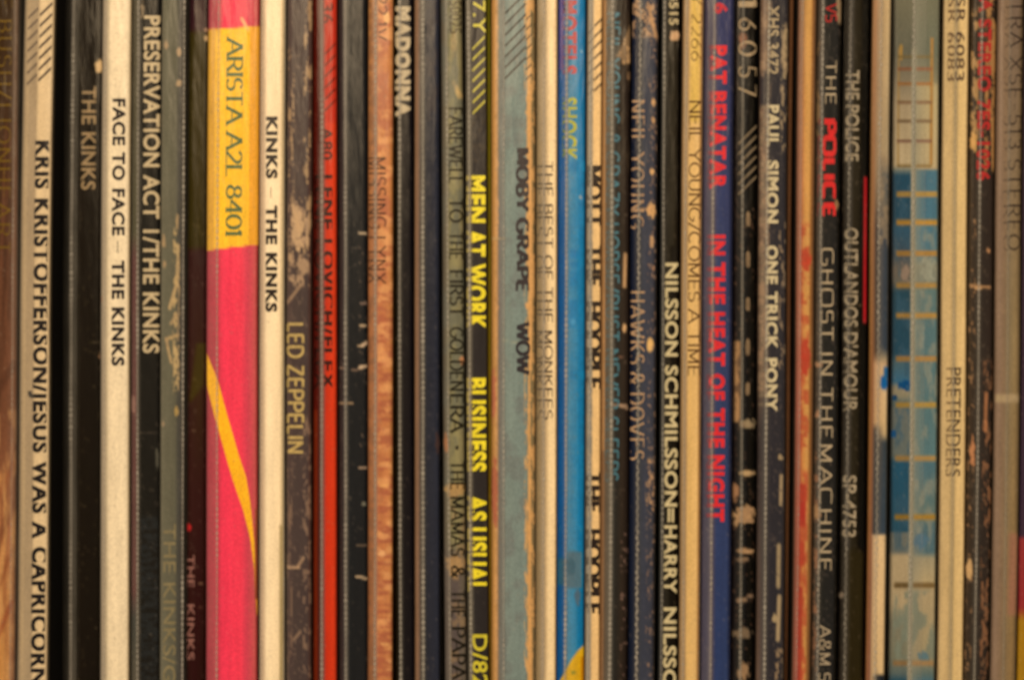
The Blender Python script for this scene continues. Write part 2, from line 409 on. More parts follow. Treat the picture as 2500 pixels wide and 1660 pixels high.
        pts = s.P(U, V, Y)
        nr = len(vs); l = s.P(np.full(nr, f0), vs, np.full(nr, 0.30))[:, None]; r = s.P(np.full(nr, f1), vs, np.full(nr, 0.30))[:, None]
        pts = np.concatenate([l, pts, r], 1)
        if milk: mk = np.maximum(np.interp(us, [m[0] for m in milk], [m[1] for m in milk]) - 0.026, 0)
        else: mk = np.full(n, 0.0)
        mk = np.concatenate([[0.02], mk, [0.02]]); M = np.broadcast_to(mk, (nr, n + 2))
        link_mesh('plastic_cover', pts.reshape(-1, 3), grid_faces(nr, n + 2), FILM, s.root, np.ascontiguousarray(M), 'milk')
    def seam(s, u0, r=2.6, milk=0.5, wave=0.0, period=14.0):
        step = period / 4.0
        vs = np.concatenate([np.linspace(VT, VFINE0, 60, endpoint=False), np.arange(VFINE0, VFINE1, step), np.linspace(VFINE1, VB, 60)])
        ang = np.radians([180, 135, 90, 45, 0]); sd = int(u0)
        ph = fbm(vs / 60, vs * 0 + 1.7, sd) * 6
        bead = 0.5 + 0.5 * np.cos(vs * 2 * math.pi / period + ph)
        amp = sstep(0.35, 0.6, fbm(vs / 130, vs * 0 + 7.7, sd + 2))
        R = r * (0.6 + 0.5 * bead * (0.5 + 0.5 * amp))
        W = wave * (np.sin(vs * 2 * math.pi / (period * 1.5) + ph)) + 1.6 * (fbm(vs / 200, vs * 0 + 2.2, sd + 9) - 0.5)
        U = u0 + W[:, None] + R[:, None] * np.cos(ang)[None]
        Vv = np.broadcast_to(vs[:, None], U.shape)
        Y = s.prof(np.clip(U, s.x0 + s.rw, s.x1 - s.rw)) - 0.00030 - R[:, None] * S * 1.1 * np.sin(ang)[None]
        glint = sstep(0.3, 0.7, vnoise(vs / period, vs * 0 + 4.4, sd + 6)); M = milk * (0.62 + 0.6 * bead * (0.2 + 0.8 * amp * glint))[:, None] * np.ones(5)[None]  # bright bead glints painted in as extra milkiness
        link_mesh('welded_seam', s.P(U, Vv, Y).reshape(-1, 3), grid_faces(len(vs), 5), SEAMM, s.root, M, 'milk')
    def text(s, t, b, c, v0, v1, col, font='sans', w=0.02, clip=None, ghost=None, alpha=1.0, thin=0.5, serif=0.09, track=None):
        """t text, b baseline u, c cap-top u, v0..v1 extent along the spine"""
        if t == '////':
            s.hatch(b, c, v0, v1, col, w, clip, alpha)
        else:
            if font == 'sans':
                w = w + 0.014; V, F = font_text(t, w, track or 1.0)
                ref, _ = font_text('H', w); top = ref[:, 1].max(); bot = ref[:, 1].min()
            else:
                V, F, _ = stroke_text(t, w, thin, serif if font == 'serif' else 0.0, font == 'square', track if track is not None else 0.14)
                top, bot = 1 + w * 0.25, -w * 0.25
            lx0, lx1 = V[:, 0].min(), V[:, 0].max()
            u = b + (V[:, 1] - bot) / (top - bot) * (c - b)
            v = v0 + (V[:, 0] - lx0) / (lx1 - lx0) * (v1 - v0)
            Q = np.stack([u, v, V[:, 2]], -1)
            s.emit(Q, F, col, clip, alpha)
        if ghost:  # paints the plastic's refracted double of the lettering as faint print
            g = dict(ghost); s.text(t, g['b'], g['c'], v0 + g.get('dv', 0), v1 + g.get('dv', 0), g['col'], font, g.get('w', w - 0.014 if font == 'sans' else w), g.get('clip'), None, g.get('alpha', 0.6), thin, serif, track)
    def emit(s, Q, F, col, clip, alpha, name='lettering', base=0.00004):
        lo, hi = clip if clip else (s.x0 + 1, s.x1 - 1)
        lo = max(lo, s.x0 + 0.6); hi = min(hi, s.x1 - 0.6)
        # cut into narrow bands where the card rounds off, so the ink follows the curve
        cuts = [s.x0 + s.rw * k for k in (0, .12, .25, .4, .6, .8, 1.0)]; cuts += [s.x1 - (k - s.x0) for k in reversed(cuts)]
        cuts = [lo] + [k for k in cuts if lo < k < hi] + [hi]
        QQ = []; FF = []; nv = 0
        for a, b in zip(cuts[:-1], cuts[1:]):
            q, f = clip_u(Q, F, a, b)
            if f: QQ.append(q); FF += [tuple(i + nv for i in g) for g in f]; nv += len(q)
        if not FF: return
        Q = np.concatenate(QQ); F = FF
        u, v, l = Q[:, 0], Q[:, 1], Q[:, 2]
        # lies on the card: follow the rounded edge
        y = s.prof(np.clip(u, s.x0, s.x1)) - base - l * 0.000003 - (0.00003 if alpha < 1 else 0)
        link_mesh(name, s.P(u, v, y), F, ink(col, alpha), s.root, smooth=False)
    def hatch(s, b, c, v0, v1, col, w, clip, alpha):
        n = max(4, int(round((v1 - v0) / 26.0))); Q = []; F = []; d = (c - b) * 1.0
        for k in range(n):
            va = v0 + (v1 - v0) * (k + 1) / n; vb = va - d
            i = len(Q); Q += [(b, va, 0), (b, va - w, 0), (c, vb - w, 0), (c, vb, 0)]; F.append((i, i + 1, i + 2, i + 3))
        s.emit(np.array(Q, dtype=float), F, col, clip, alpha, 'hatch_marks')

T = dict
CREAM = (252, 214, 156)
# ------------------------------------------------------------------ the setting: the board the sleeves stand on
def shelf():
    w, d, t = 0.19, 0.36, 0.018
    v = []; b = 0.0015
    for (x, y) in ((-w, -0.03), (w, -0.03), (w, d), (-w, d)):
        v += [(x, y, -t), (x, y, -b)]
    for (x, y) in ((-w + b, -0.03 + b), (w - b, -0.03 + b), (w - b, d - b), (-w + b, d - b)): v.append((x, y, -0.00002))
    f = [(0, 6, 4, 2), (0, 2, 3, 1), (2, 4, 5, 3), (4, 6, 7, 5), (6, 0, 1, 7), (1, 3, 9, 8), (3, 5, 10, 9), (5, 7, 11, 10), (7, 1, 8, 11), (8, 9, 10, 11)]
    o = link_mesh('shelf', v, f, wood_material(), smooth=False); o['kind'] = 'structure'
shelf()

# ------------------------------------------------------------------ the sleeves, left to right
TAN = (205, 165, 110)
# brown and orange pictorial spine at the left edge
Sleeve('brown spine fading to orange below, gold serif letters, at the left end of the row', -34, 41, 0.6, (6, -6),
    [(-34, [(0, (58, 38, 16)), (600, (80, 50, 30)), (1000, (110, 68, 42)), (1300, (160, 98, 56)), (1660, (192, 132, 62))]),
     (26, [(0, (56, 36, 16)), (600, (80, 48, 30)), (1000, (104, 62, 38)), (1300, (160, 96, 56)), (1660, (196, 130, 64))]),
     (34, [(0, (104, 66, 38)), (600, (118, 74, 48)), (1300, (172, 108, 66)), (1660, (180, 112, 58))]),
     (41, [(0, (70, 44, 24)), (900, (84, 50, 30)), (1660, (120, 70, 40))])],
    [('mott', -34, 41, 300, 1700, (132, 80, 50), .5, 8, 240, .5), ('mott', -34, 41, 1150, 1700, (214, 150, 78), .5, 12, 120, .55), ('line', -20, 1260, 36, 1130, 9, (140, 78, 44), .7), ('line', -20, 1400, 30, 1230, 10, (120, 68, 40), .7), ('line', -20, 1500, 38, 1330, 6, (140, 76, 40), .7),
     ('line', -20, 1600, 34, 1470, 8, (150, 76, 40), .8), ('line', -20, 980, 36, 890, 12, (80, 46, 28), .5), ('mott', -34, 41, 1000, 1660, (206, 150, 86), .56, 9, 60, .5)],
    film=(-36, 48), seam=[(33, 2.0, .3)], milk=[(-36, .02), (20, .03), (32, .1), (48, .12)],
    texts=[T(t='E BUSH/LIONHEART', b=-8, c=26, v0=-8, v1=620, col=(128, 92, 22), font='serif', w=.10, alpha=.75)])

# white, black grotesque letters
Sleeve('cream spine with heavy black lettering running off the bottom and diagonal hatching on top', 51, 122, 0.9, (13, -6),
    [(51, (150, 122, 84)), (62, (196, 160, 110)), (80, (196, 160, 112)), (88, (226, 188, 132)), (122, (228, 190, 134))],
    [('box', 64, 86, -50, 1700, (178, 146, 102), 3)],
    film=(49, 125), seam=[], milk=[(49, .25), (60, .12), (84, .14), (90, .02), (125, .06)],
    texts=[T(t='KRIS KRISTOFFERSON/JESUS WAS A CAPRICORN', b=83, c=124, v0=345, v1=1668, col=(34, 27, 24), w=.034, clip=(52, 117)),
           T(t='////', b=88, c=118, v0=18, v1=203, col=(74, 58, 44), w=8, ghost=None),
           T(t='////', b=60, c=84, v0=24, v1=212, col=(112, 88, 64), w=8, alpha=.75)], roundw=8)

# black, thin tan letters
Sleeve('black spine with small tan lettering and a chipped spot, set back beside a deep gap', 182, 246, -0.6, (7, -1),
    [(182, (36, 30, 20)), (190, (32, 24, 9)), (246, (30, 23, 9))],
    [('ell', 237, 161, 13, 17, (214, 168, 106), .5), ('ell', 244, 868, 5, 7, (170, 120, 80), .4), ('line', 200, 833, 245, 836, 1.5, (74, 60, 40), .7),
     ('line', 200, 850, 244, 868, 1.5, (66, 52, 34), .7)],
    film=(152, 248), seam=[(173, 4.0, .34), (184, 1.8, .1)], milk=[(152, .05), (164, .04), (174, .2), (184, .1), (190, .01), (248, .03)],
    texts=[T(t='THE KINKS', b=195, c=229, v0=211, v1=463, col=(164, 130, 84), w=.0)])

Sleeve('bright cream spine lettered in black beside a maroon edged sleeve', 249, 317, 1.1, (5, -1),
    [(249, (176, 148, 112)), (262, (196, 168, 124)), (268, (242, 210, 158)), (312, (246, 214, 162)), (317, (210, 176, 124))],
    [('ell', 250, 730, 3, 10, (190, 130, 90), .4)],
    film=(247, 319), seam=[(258, 1.6, .3)], milk=[(247, .3), (262, .2), (268, .02), (319, .05)],
    texts=[T(t='FACE TO FACE', b=275, c=306, v0=243, v1=576, col=(38, 29, 27), w=.024), T(t='-', b=275, c=306, v0=590, v1=619, col=(60, 46, 40), w=.13, font='serif'),
           T(t='THE KINKS', b=275, c=306, v0=637, v1=893, col=(38, 29, 27), w=.028)])

Sleeve('black spine with tall narrow cream lettering and a maroon fold on its left', 321, 391, 0.4, (3, 0),
    [(321, [(0, (70, 60, 38)), (570, (66, 58, 34)), (630, (92, 46, 42)), (1440, (92, 46, 40)), (1510, (52, 52, 42)), (1660, (70, 62, 44))]),
     (332, [(0, (76, 66, 44)), (570, (72, 66, 38)), (630, (98, 50, 46)), (1440, (98, 50, 44)), (1510, (58, 58, 48)), (1660, (80, 70, 52))]),
     (341, (34, 30, 22)), (391, (28, 24, 18))],
    [('ell', 326, 985, 7, 20, (150, 104, 84), .5), ('ell', 384, 1120, 4, 26, (86, 78, 60), .5), ('line', 342, 1056, 388, 1057, 1.5, (60, 50, 38), .8),
     ('wear', 342, 386, 1260, 1660, (44, 44, 40), .45, 20, 5, .7), ('ell', 346, 25, 5, 22, (150, 124, 88), .9)],
    film=(319, 394), seam=[(337, 2.2, .55)], milk=[(319, .12), (332, .12), (337, .3), (342, .03), (394, .04)],
    texts=[T(t='PRESERVATION ACT 1/THE KINKS', b=350, c=389, v0=40, v1=862, col=(208, 176, 124), w=.012)])

Sleeve('grey-green scuffed spine with faint tan lettering low down', 394, 446, 0.9, (4, -2),
    [(394, (124, 112, 84)), (402, (104, 96, 70)), (430, (100, 92, 68)), (437, (64, 60, 50)), (446, (60, 54, 46))],
    [('ell', 404, 112, 5, 10, (176, 140, 96), .5), ('ell', 436, 130, 5, 12, (184, 146, 100), .5), ('ell', 436, 205, 8, 9, (184, 146, 98), .5), ('ell', 434, 545, 4, 20, (176, 140, 90), .5), ('ell', 401, 590, 5, 16, (176, 140, 92), .6), ('ell', 403, 645, 4, 10, (176, 140, 92), .5),
     ('wear', 424, 440, 560, 960, (206, 166, 104), .52, 9, 26, .9), ('line', 416, 752, 434, 690, 5, (206, 164, 104), .9), ('line', 433, 690, 436, 630, 5, (196, 156, 98), .8), ('line', 408, 828, 436, 818, 5, (200, 158, 98), .85), ('line', 408, 828, 412, 850, 4, (190, 148, 94), .8), ('line', 412, 850, 420, 886, 4, (196, 156, 98), .85), ('line', 420, 790, 432, 770, 5, (190, 150, 96), .8),
     ('ell', 433, 1003, 6, 12, (180, 142, 76), .4), ('ell', 400, 1034, 4, 6, (170, 136, 96), .4), ('line', 436, 830, 438, 700, 3, (190, 150, 96), .6)],
    film=(393, 455), seam=[(449, 3.0, .5)], milk=[(393, .1), (430, .04), (440, .1), (455, .12)],
    texts=[T(t='THE KINKS/GIVE THE PEOPLE', b=402, c=432, v0=1278, v1=2130, col=(152, 130, 84), w=-.005, alpha=.75)])

Sleeve('narrow dark spine with a painted maroon and olive reflection, a red dot above spaced lettering', 456, 504, -0.9, (6, -2),
    [(456, [(0, (56, 28, 28)), (70, (58, 28, 28)), (82, (60, 48, 12)), (600, (58, 46, 12)), (615, (62, 34, 26)), (1660, (58, 28, 20))]),  # bands paint the pink and yellow spine mirrored in dark plastic
     (490, [(0, (50, 22, 24)), (70, (54, 24, 26)), (82, (58, 46, 8)), (600, (56, 44, 8)), (612, (54, 26, 22)), (1000, (58, 34, 16)), (1200, (54, 24, 18)), (1660, (46, 16, 14))]),
     (504, [(0, (34, 10, 14)), (70, (44, 14, 18)), (82, (44, 32, 2)), (600, (42, 30, 2)), (612, (44, 12, 14)), (1660, (40, 6, 8))])],
    [('between', [(478, 840), (466, 940), (460, 980)], [(500, 840), (496, 940), (462, 985)], (66, 50, 10), 5), ('ell', 497, 92, 6, 8, (200, 156, 100), .4), ('ell', 496, 72, 4, 4, (180, 130, 90), .4),
     ('line', 468, 1050, 474, 1052, 2, (120, 90, 60), .7), ('line', 486, 1424, 494, 1424, 2, (150, 110, 76), .7), ('line', 486, 1485, 494, 1485, 2, (130, 90, 60), .7),
     ('ell', 459, 1288, 8, 9, (206, 44, 40), .1)],
    film=(454, 506), seam=[], milk=[(454, .08), (462, .02), (506, .02)],
    texts=[T(t='THE', b=456, c=474, v0=1355, v1=1434, col=(176, 116, 94), w=-.01, alpha=.9), T(t='KINKS', b=456, c=474, v0=1476, v1=1612, col=(176, 116, 94), w=-.01, alpha=.9)])

YEL = (255, 190, 44)
pinkstops = [(507, (172, 54, 62)), (524, (186, 58, 68)), (538, (214, 62, 74)), (545, (240, 62, 80)), (590, (246, 64, 80)), (606, (214, 66, 78)), (625, (206, 84, 76)), (631, (150, 44, 38))]
R8ops = [('slab', [507, 631], [76, 67], [612, 598], (255, 190, 44), 1.5),
         ('slab', [500, 524, 524.001, 632], [76, 74, 900, 900], [612, 611, 890, 890], (226, 162, 44), 3), ('slab', [500, 610, 610.001, 632], [900, 900, 69, 67], [890, 890, 600, 598], (238, 160, 40), 3),
         ('line', 588, 50, 604, 76, 5, (250, 190, 110), .8),
         ('between', [(507, 860), (507, 939), (525, 1010), (553, 1110), (571, 1171), (596, 1243), (614, 1314), (623, 1386), (630, 1500)],
                     [(507, 860), (536, 932), (553, 996), (586, 1110), (604, 1164), (614, 1225), (623, 1314), (629, 1386), (632, 1500)], (255, 182, 34), 1.5),
         ('box', 625, 634, 1240, 1460, (150, 70, 40), 3)]
Sleeve('wide hot pink spine with a yellow label panel and a curved yellow stripe', 507, 631, 1.5, (5, -1), pinkstops, R8ops,
    film=(505, 633), seam=[(533, 3.0, .34)], milk=[(505, .10), (528, .12), (534, .2), (540, .02), (633, .05)],
    texts=[T(t='ARISTA A2L 8401', b=552, c=592, v0=92, v1=578, col=(92, 106, 62), font='serif', w=.16, serif=.12, thin=.42, track=-.02)], roundw=9)

Sleeve('warm white spine with bold black lettering beside the hot pink one', 635, 695, 1.2, (3, 0),
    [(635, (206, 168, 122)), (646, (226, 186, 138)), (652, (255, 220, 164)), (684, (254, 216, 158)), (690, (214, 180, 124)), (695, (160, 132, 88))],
    [('box', 684, 692, 1280, 1900, (176, 146, 92), 3)],
    film=(633, 699), seam=[(640, 1.8, .3), (695, 1.8, .3)], milk=[(633, .22), (646, .15), (652, .01), (688, .03), (699, .2)],
    texts=[T(t='KINKS', b=650, c=678, v0=287, v1=438, col=(42, 30, 24), w=.036), T(t='-', b=650, c=678, v0=459, v1=485, col=(80, 60, 42), w=.13, font='serif'),
           T(t='THE KINKS', b=650, c=678, v0=503, v1=762, col=(42, 30, 24), w=.036)])

Sleeve('dark brown spine with yellow lettering, badly worn pale patches along its edges', 700, 760, 0.5, (3, 0),
    [(700, (104, 80, 64)), (708, (78, 58, 50)), (720, (74, 56, 48)), (750, (70, 52, 46)), (760, (86, 52, 40))],
    [('wear', 700, 718, 120, 640, (196, 152, 100), .55, 7, 60, .85), ('wear', 740, 760, 0, 620, (200, 156, 102), .52, 7, 40, .8), ('ell', 728, 565, 14, 60, (206, 162, 110), .9), ('wear', 704, 756, 500, 700, (200, 156, 108), .5, 9, 18, .8),
     ('line', 703, 738, 735, 696, 4, (190, 146, 100), .8), ('line', 716, 510, 730, 560, 6, (210, 164, 110), .9), ('wear', 740, 760, 980, 1660, (176, 134, 96), .57, 7, 18, .6),
     ('wear', 700, 714, 1130, 1660, (164, 124, 88), .5, 6, 60, .6), ('line', 704, 1383, 730, 1384, 4, (206, 160, 112), .9), ('line', 726, 1384, 742, 1360, 4, (196, 150, 104), .8),
     ('line', 718, 1560, 734, 1540, 4, (180, 138, 98), .7), ('wear', 705, 755, 0, 1660, (130, 100, 76), .66, 9, 10, .6)],
    film=(697, 762), seam=[], milk=[(697, .14), (708, .06), (762, .06)],
    texts=[T(t='LED ZEPPELIN', b=702, c=742, v0=788, v1=1106, col=(212, 172, 94), font='serif', w=.17, serif=0, thin=.9, alpha=.95)])

Sleeve('vivid red spine with cut-off black lettering and a dark red fold', 766, 822, 0.7, (0, 0),
    [(766, (104, 34, 14)), (774, (116, 40, 18)), (779, (60, 18, 8)), (784, (100, 54, 50)), (792, (150, 56, 48)), (796, (206, 54, 26)), (816, (222, 62, 26)), (822, (190, 46, 16))],
    [('box', 766, 779, 0, 1000, (82, 24, 12), 3), ('box', 796, 822, 0, 300, (196, 48, 26), 4)],
    film=(763, 824), seam=[(787, 4.2, .35)], milk=[(763, .03), (780, .02), (785, .25), (792, .12), (796, .01), (824, .05)],
    texts=[T(t='LENE LOVICH/FLEX', b=786, c=816, v0=428, v1=952, col=(54, 12, 6), w=.02, clip=(792, 812), ghost=T(b=768, c=796, col=(46, 10, 4), alpha=.7, clip=(767, 781))),
           T(t='36', b=786, c=814, v0=10, v1=60, col=(100, 20, 12), w=.01, clip=(792, 816)), T(t='A80', b=786, c=812, v0=312, v1=392, col=(70, 16, 10), w=.01, clip=(792, 814)),
           T(t='////', b=794, c=820, v0=110, v1=275, col=(110, 30, 16), w=6)])

Sleeve('plain black spine with pale nicks along its right edge', 828, 897, 0.2, (-1, 1),
    [(828, (54, 36, 30)), (838, (50, 38, 36)), (846, (70, 64, 58)), (852, (38, 36, 32)), (890, (38, 35, 31)), (897, (30, 27, 22))],
    [('line', 876, 568, 895, 572, 3, (228, 190, 140), .9), ('line', 880, 795, 897, 797, 2.4, (220, 180, 130), .9), ('line', 870, 847, 884, 843, 2, (210, 170, 120), .9), ('line', 884, 844, 896, 836, 4.5, (228, 186, 138), .95),
     ('line', 878, 897, 898, 893, 4.2, (228, 186, 138), .95), ('line', 828, 898, 882, 905, 1.5, (170, 130, 96), .7), ('line', 826, 983, 862, 984, 1.6, (190, 150, 104), .8), ('line', 876, 1141, 897, 1142, 2, (200, 160, 120), .8),
     ('line', 870, 1332, 896, 1332, 2, (180, 140, 100), .8), ('line', 870, 1407, 898, 1411, 3.2, (220, 180, 130), .9), ('line', 880, 742, 896, 742, 2, (180, 140, 110), .7), ('ell', 888, 1230, 6, 5, (120, 110, 86), .4),
     ('line', 822, 573, 860, 573, 1.4, (110, 90, 70), .6), ('line', 850, 604, 872, 606, 1.2, (100, 84, 66), .6), ('wear', 876, 897, 500, 1100, (150, 120, 90), .68, 6, 5, .7)],
    film=(825, 899), seam=[(844, 4.0, .42)], milk=[(825, .05), (838, .05), (846, .2), (852, .02), (899, .03)])

Sleeve('orange-brown marbled spine with thin dark lettering', 900, 959, 1.0, (1, -1),
    [(900, [(0, (190, 128, 66)), (600, (180, 110, 60)), (1660, (148, 90, 50))]), (915, (168, 104, 58)), (920, (176, 126, 92)), (924, (194, 118, 68)), (950, (204, 128, 72)), (959, (184, 118, 60))],
    [('mott', 900, 918, 0, 1700, (130, 84, 52), .5, 14, 14, .6), ('mott', 922, 960, 700, 1700, (168, 90, 60), .5, 40, 9, .7), ('mott', 922, 960, 0, 700, (176, 98, 66), .52, 22, 34, .6), ('mott', 922, 960, 0, 1700, (232, 160, 94), .57, 30, 16, .8),
     ('ell', 934, 1350, 12, 9, (236, 168, 104), .5), ('ell', 940, 1184, 14, 5, (232, 162, 92), .4), ('ell', 940, 1570, 14, 4, (226, 156, 90), .4), ('ell', 943, 45, 9, 14, (244, 178, 104), .5)],
    film=(898, 961), seam=[(917, 3.2, .4)], milk=[(898, .03), (914, .1), (918, .25), (923, .01), (961, .03)],
    texts=[T(t='MISSING LYNX', b=912, c=943, v0=386, v1=694, col=(58, 30, 22), font='serif', w=.10, serif=0, thin=.8, clip=(921, 943), ghost=T(b=898, c=930, col=(74, 44, 26), alpha=.75, clip=(901, 915))),
           T(t='22 1V', b=916, c=945, v0=-10, v1=102, col=(80, 40, 26), font='serif', w=.10, serif=0, thin=.8, clip=(924, 946))])

Sleeve('black spine with chunky rounded tan lettering at its top', 963, 1008, 0.1, (0, 3),
    [(963, (46, 34, 18)), (968, (30, 24, 12)), (976, (50, 46, 38)), (984, (34, 28, 24)), (1008, (30, 24, 22))],
    [], film=(961, 1010), seam=[(976, 3.4, .5)], milk=[(961, .02), (972, .03), (976, .2), (984, .02), (1010, .03)],
    texts=[T(t='MADONNA', b=965, c=1002, v0=17, v1=286, col=(196, 168, 122), w=.055)])

Sleeve('plain slate black spine with a tan left edge and two seam lines', 1013, 1074, 0.6, (0, 1),
    [(1013, (130, 92, 60)), (1017, (150, 108, 74)), (1023, (122, 90, 66)), (1027, (60, 52, 44)), (1034, (66, 62, 54)), (1042, (48, 46, 48)), (1068, (50, 49, 54)), (1074, (32, 28, 24))],
    [('wear', 1042, 1070, 300, 1100, (38, 38, 44), .46, 40, 7, .5), ('ell', 1068, 1080, 6, 26, (74, 54, 46), .6), ('wear', 1042, 1070, 0, 300, (62, 50, 46), .5, 12, 30, .5)],
    film=(1011, 1076), seam=[(1033, 4.4, .45)], milk=[(1011, .05), (1026, .06), (1032, .2), (1040, .03), (1076, .02)])

Sleeve('olive-tan scuffed spine with narrow black lettering down its whole length', 1082, 1133, 0.8, (-5, 6),
    [(1082, (92, 78, 58)), (1090, (104, 92, 68)), (1097, (136, 122, 80)), (1112, (152, 136, 86)), (1130, (130, 114, 74)), (1133, (70, 58, 40))],
    [('line', 1112, 205, 1126, 238, 7, (214, 168, 96), .9), ('ell', 1112, 110, 8, 30, (160, 134, 84), .5), ('mott', 1082, 1133, 0, 1200, (96, 94, 78), .52, 18, 50, .6), ('ell', 1128, 880, 6, 10, (200, 134, 84), .5),
     ('ell', 1088, 1080, 6, 26, (170, 110, 66), .5), ('box', 1082, 1133, 1340, 1900, (96, 80, 70), 30), ('ell', 1110, 1195, 26, 18, (180, 138, 80), .6), ('ell', 1110, 1378, 26, 30, (176, 134, 82), .6), ('wear', 1095, 1133, 1200, 1660, (160, 124, 80), .55, 20, 22, .6)],
    film=(1080, 1136), seam=[(1094, 2.4, .5)], milk=[(1080, .1), (1092, .1), (1098, .02), (1136, .03)],
    texts=[T(t=w_, b=1098, c=1131, v0=a, v1=b, col=(38, 32, 20), font='serif', w=.17, serif=.05, thin=.5, track=.08, alpha=.92) for w_, a, b in (('FAREWELL', 264, 450), ('TO', 486, 545), ('THE', 568, 634), ('FIRST', 660, 772), ('GOLDEN', 798, 954), ('ERA', 961, 1057), ('THE', 1125, 1194), ('MAMAS', 1211, 1357), ('&', 1378, 1408), ('THE', 1439, 1504), ('PAPAS', 1528, 1684))]
         + [T(t='*', b=1098, c=1131, v0=1086, v1=1098, col=(60, 50, 34), font='serif', w=.2), T(t='D 50025', b=1102, c=1131, v0=-30, v1=84, col=(84, 70, 46), w=-.01, alpha=.8)])

MY = (246, 214, 44)
Sleeve('black-brown spine with bright yellow sans lettering and yellow hatching', 1139, 1190, 0.9, (-3, 4),
    [(1139, (60, 52, 38)), (1144, (84, 74, 54)), (1150, (96, 86, 66)), (1155, (54, 47, 40)), (1186, (50, 42, 36)), (1190, (60, 44, 20))],
    [('wear', 1155, 1187, 250, 400, (78, 62, 42), .56, 9, 9, .6)],
    film=(1137, 1191), seam=[(1147, 3.2, .5)], milk=[(1137, .05), (1144, .15), (1150, .2), (1155, .01), (1191, .03)],
    texts=[T(t=w_, b=1140, c=1186, v0=a, v1=b, col=MY, w=.03, clip=(1153, 1187), ghost=T(b=1136, c=1172, col=(196, 166, 74), alpha=.75, clip=(1140, 1153))) for w_, a, b in
           (('MEN', 430, 545), ('AT', 562, 627), ('WORK', 644, 804), ('BUSINESS', 922, 1150), ('AS', 1207, 1270), ('USUAL', 1286, 1442))]
         + [T(t='D/82', b=1150, c=1186, v0=1546, v1=1672, col=(216, 190, 50), w=.005), T(t='7.Y', b=1158, c=1188, v0=4, v1=84, col=(214, 190, 60), w=.0),
            T(t='////', b=1156, c=1186, v0=100, v1=282, col=(196, 174, 56), w=7)], roundw=5)

Sleeve('thin yellow-olive edge of a sleeve squeezed between black-brown and blue-grey spines', 1192, 1199, 0.2, (-3, 4),
    [(1192, [(0, (84, 76, 4)), (1660, (120, 84, 4))]), (1199, [(0, (104, 92, 10)), (1660, (132, 90, 8))])], [], texts=[], roundw=2)

Sleeve('wide blue-grey spine with dark bold lettering and torn orange card along both edges', 1201, 1306, 1.3, (0, 0),
    [(1201, (176, 122, 62)), (1214, (196, 140, 78)), (1218, [(0, (120, 122, 104)), (700, (118, 104, 92)), (1660, (112, 100, 84))]), (1228, (124, 122, 104)), (1236, (132, 138, 118)), (1284, (126, 134, 116)), (1290, (120, 116, 88)), (1298, (136, 112, 70)), (1306, (120, 96, 58))],
    [('edge', 'l', 13, 8, 0, 1700, (214, 154, 90), 22), ('box', 1201, 1208, 0, 1700, (184, 128, 60), 3), ('between', [(1287, -60), (1286, 560), (1290, 700), (1288, 1720)], [(1294, -60), (1301, 700), (1298, 870), (1294, 930), (1300, 1720)], (220, 158, 88), 2),
     ('wear', 1280, 1306, 0, 1700, (222, 160, 90), .5, 6, 26, .85), ('ell', 1285, 1237, 9, 7, (226, 166, 100), .4), ('ell', 1286, 745, 4, 8, (222, 160, 92), .3), ('line', 1202, 583, 1234, 585, 2, (196, 160, 104), .8), ('line', 1228, 831, 1262, 836, 2, (170, 160, 124), .7),
     ('mott', 1220, 1284, 0, 1700, (116, 112, 98), .57, 30, 40, .5), ('ell', 1204, 960, 8, 60, (190, 110, 70), .6), ('ell', 1208, 1200, 8, 90, (180, 100, 64), .6)],
    film=(1199, 1309), seam=[(1230, 2.4, .4)], milk=[(1199, .04), (1225, .1), (1232, .08), (1240, .02), (1285, .02), (1309, .06)],
    texts=[T(t='MOBY GRAPE', b=1260, c=1292, v0=363, v1=711, col=(60, 50, 46), font='serif', serif=0, w=.27, thin=.8, track=.14, clip=(1250, 1291)), T(t='WOW', b=1260, c=1294, v0=785, v1=915, col=(54, 46, 44), font='serif', serif=0, w=.25, thin=.8, clip=(1250, 1294)),
           T(t='////', b=1233, c=1284, v0=14, v1=198, col=(62, 58, 48), w=7), T(t='////', b=1284, c=1298, v0=30, v1=200, col=(90, 76, 50), w=5, alpha=.8),
           T(t='P', b=1262, c=1290, v0=-24, v1=2, col=(70, 62, 54), w=.0)])

Sleeve('cream spine with light black lettering doubled in its plastic, beside the blue-grey spine', 1309, 1359, 0.9, (1, -3),
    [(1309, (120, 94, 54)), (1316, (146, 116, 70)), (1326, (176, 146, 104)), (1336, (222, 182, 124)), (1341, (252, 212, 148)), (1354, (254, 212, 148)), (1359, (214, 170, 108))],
    [], film=(1307, 1361), seam=[(1328, 3.4, .3, .8)], milk=[(1307, .08), (1322, .16), (1330, .16), (1338, .02), (1361, .03)],
    texts=[T(t='THE BEST OF THE MONKEES', b=1328, c=1349, v0=395, v1=1024, col=(64, 48, 38), font='serif', serif=0, w=.12, thin=.85, track=.10, clip=(1327, 1352), ghost=T(b=1306, c=1327, col=(84, 66, 46), alpha=.7, clip=(1311, 1325)))], roundw=6)

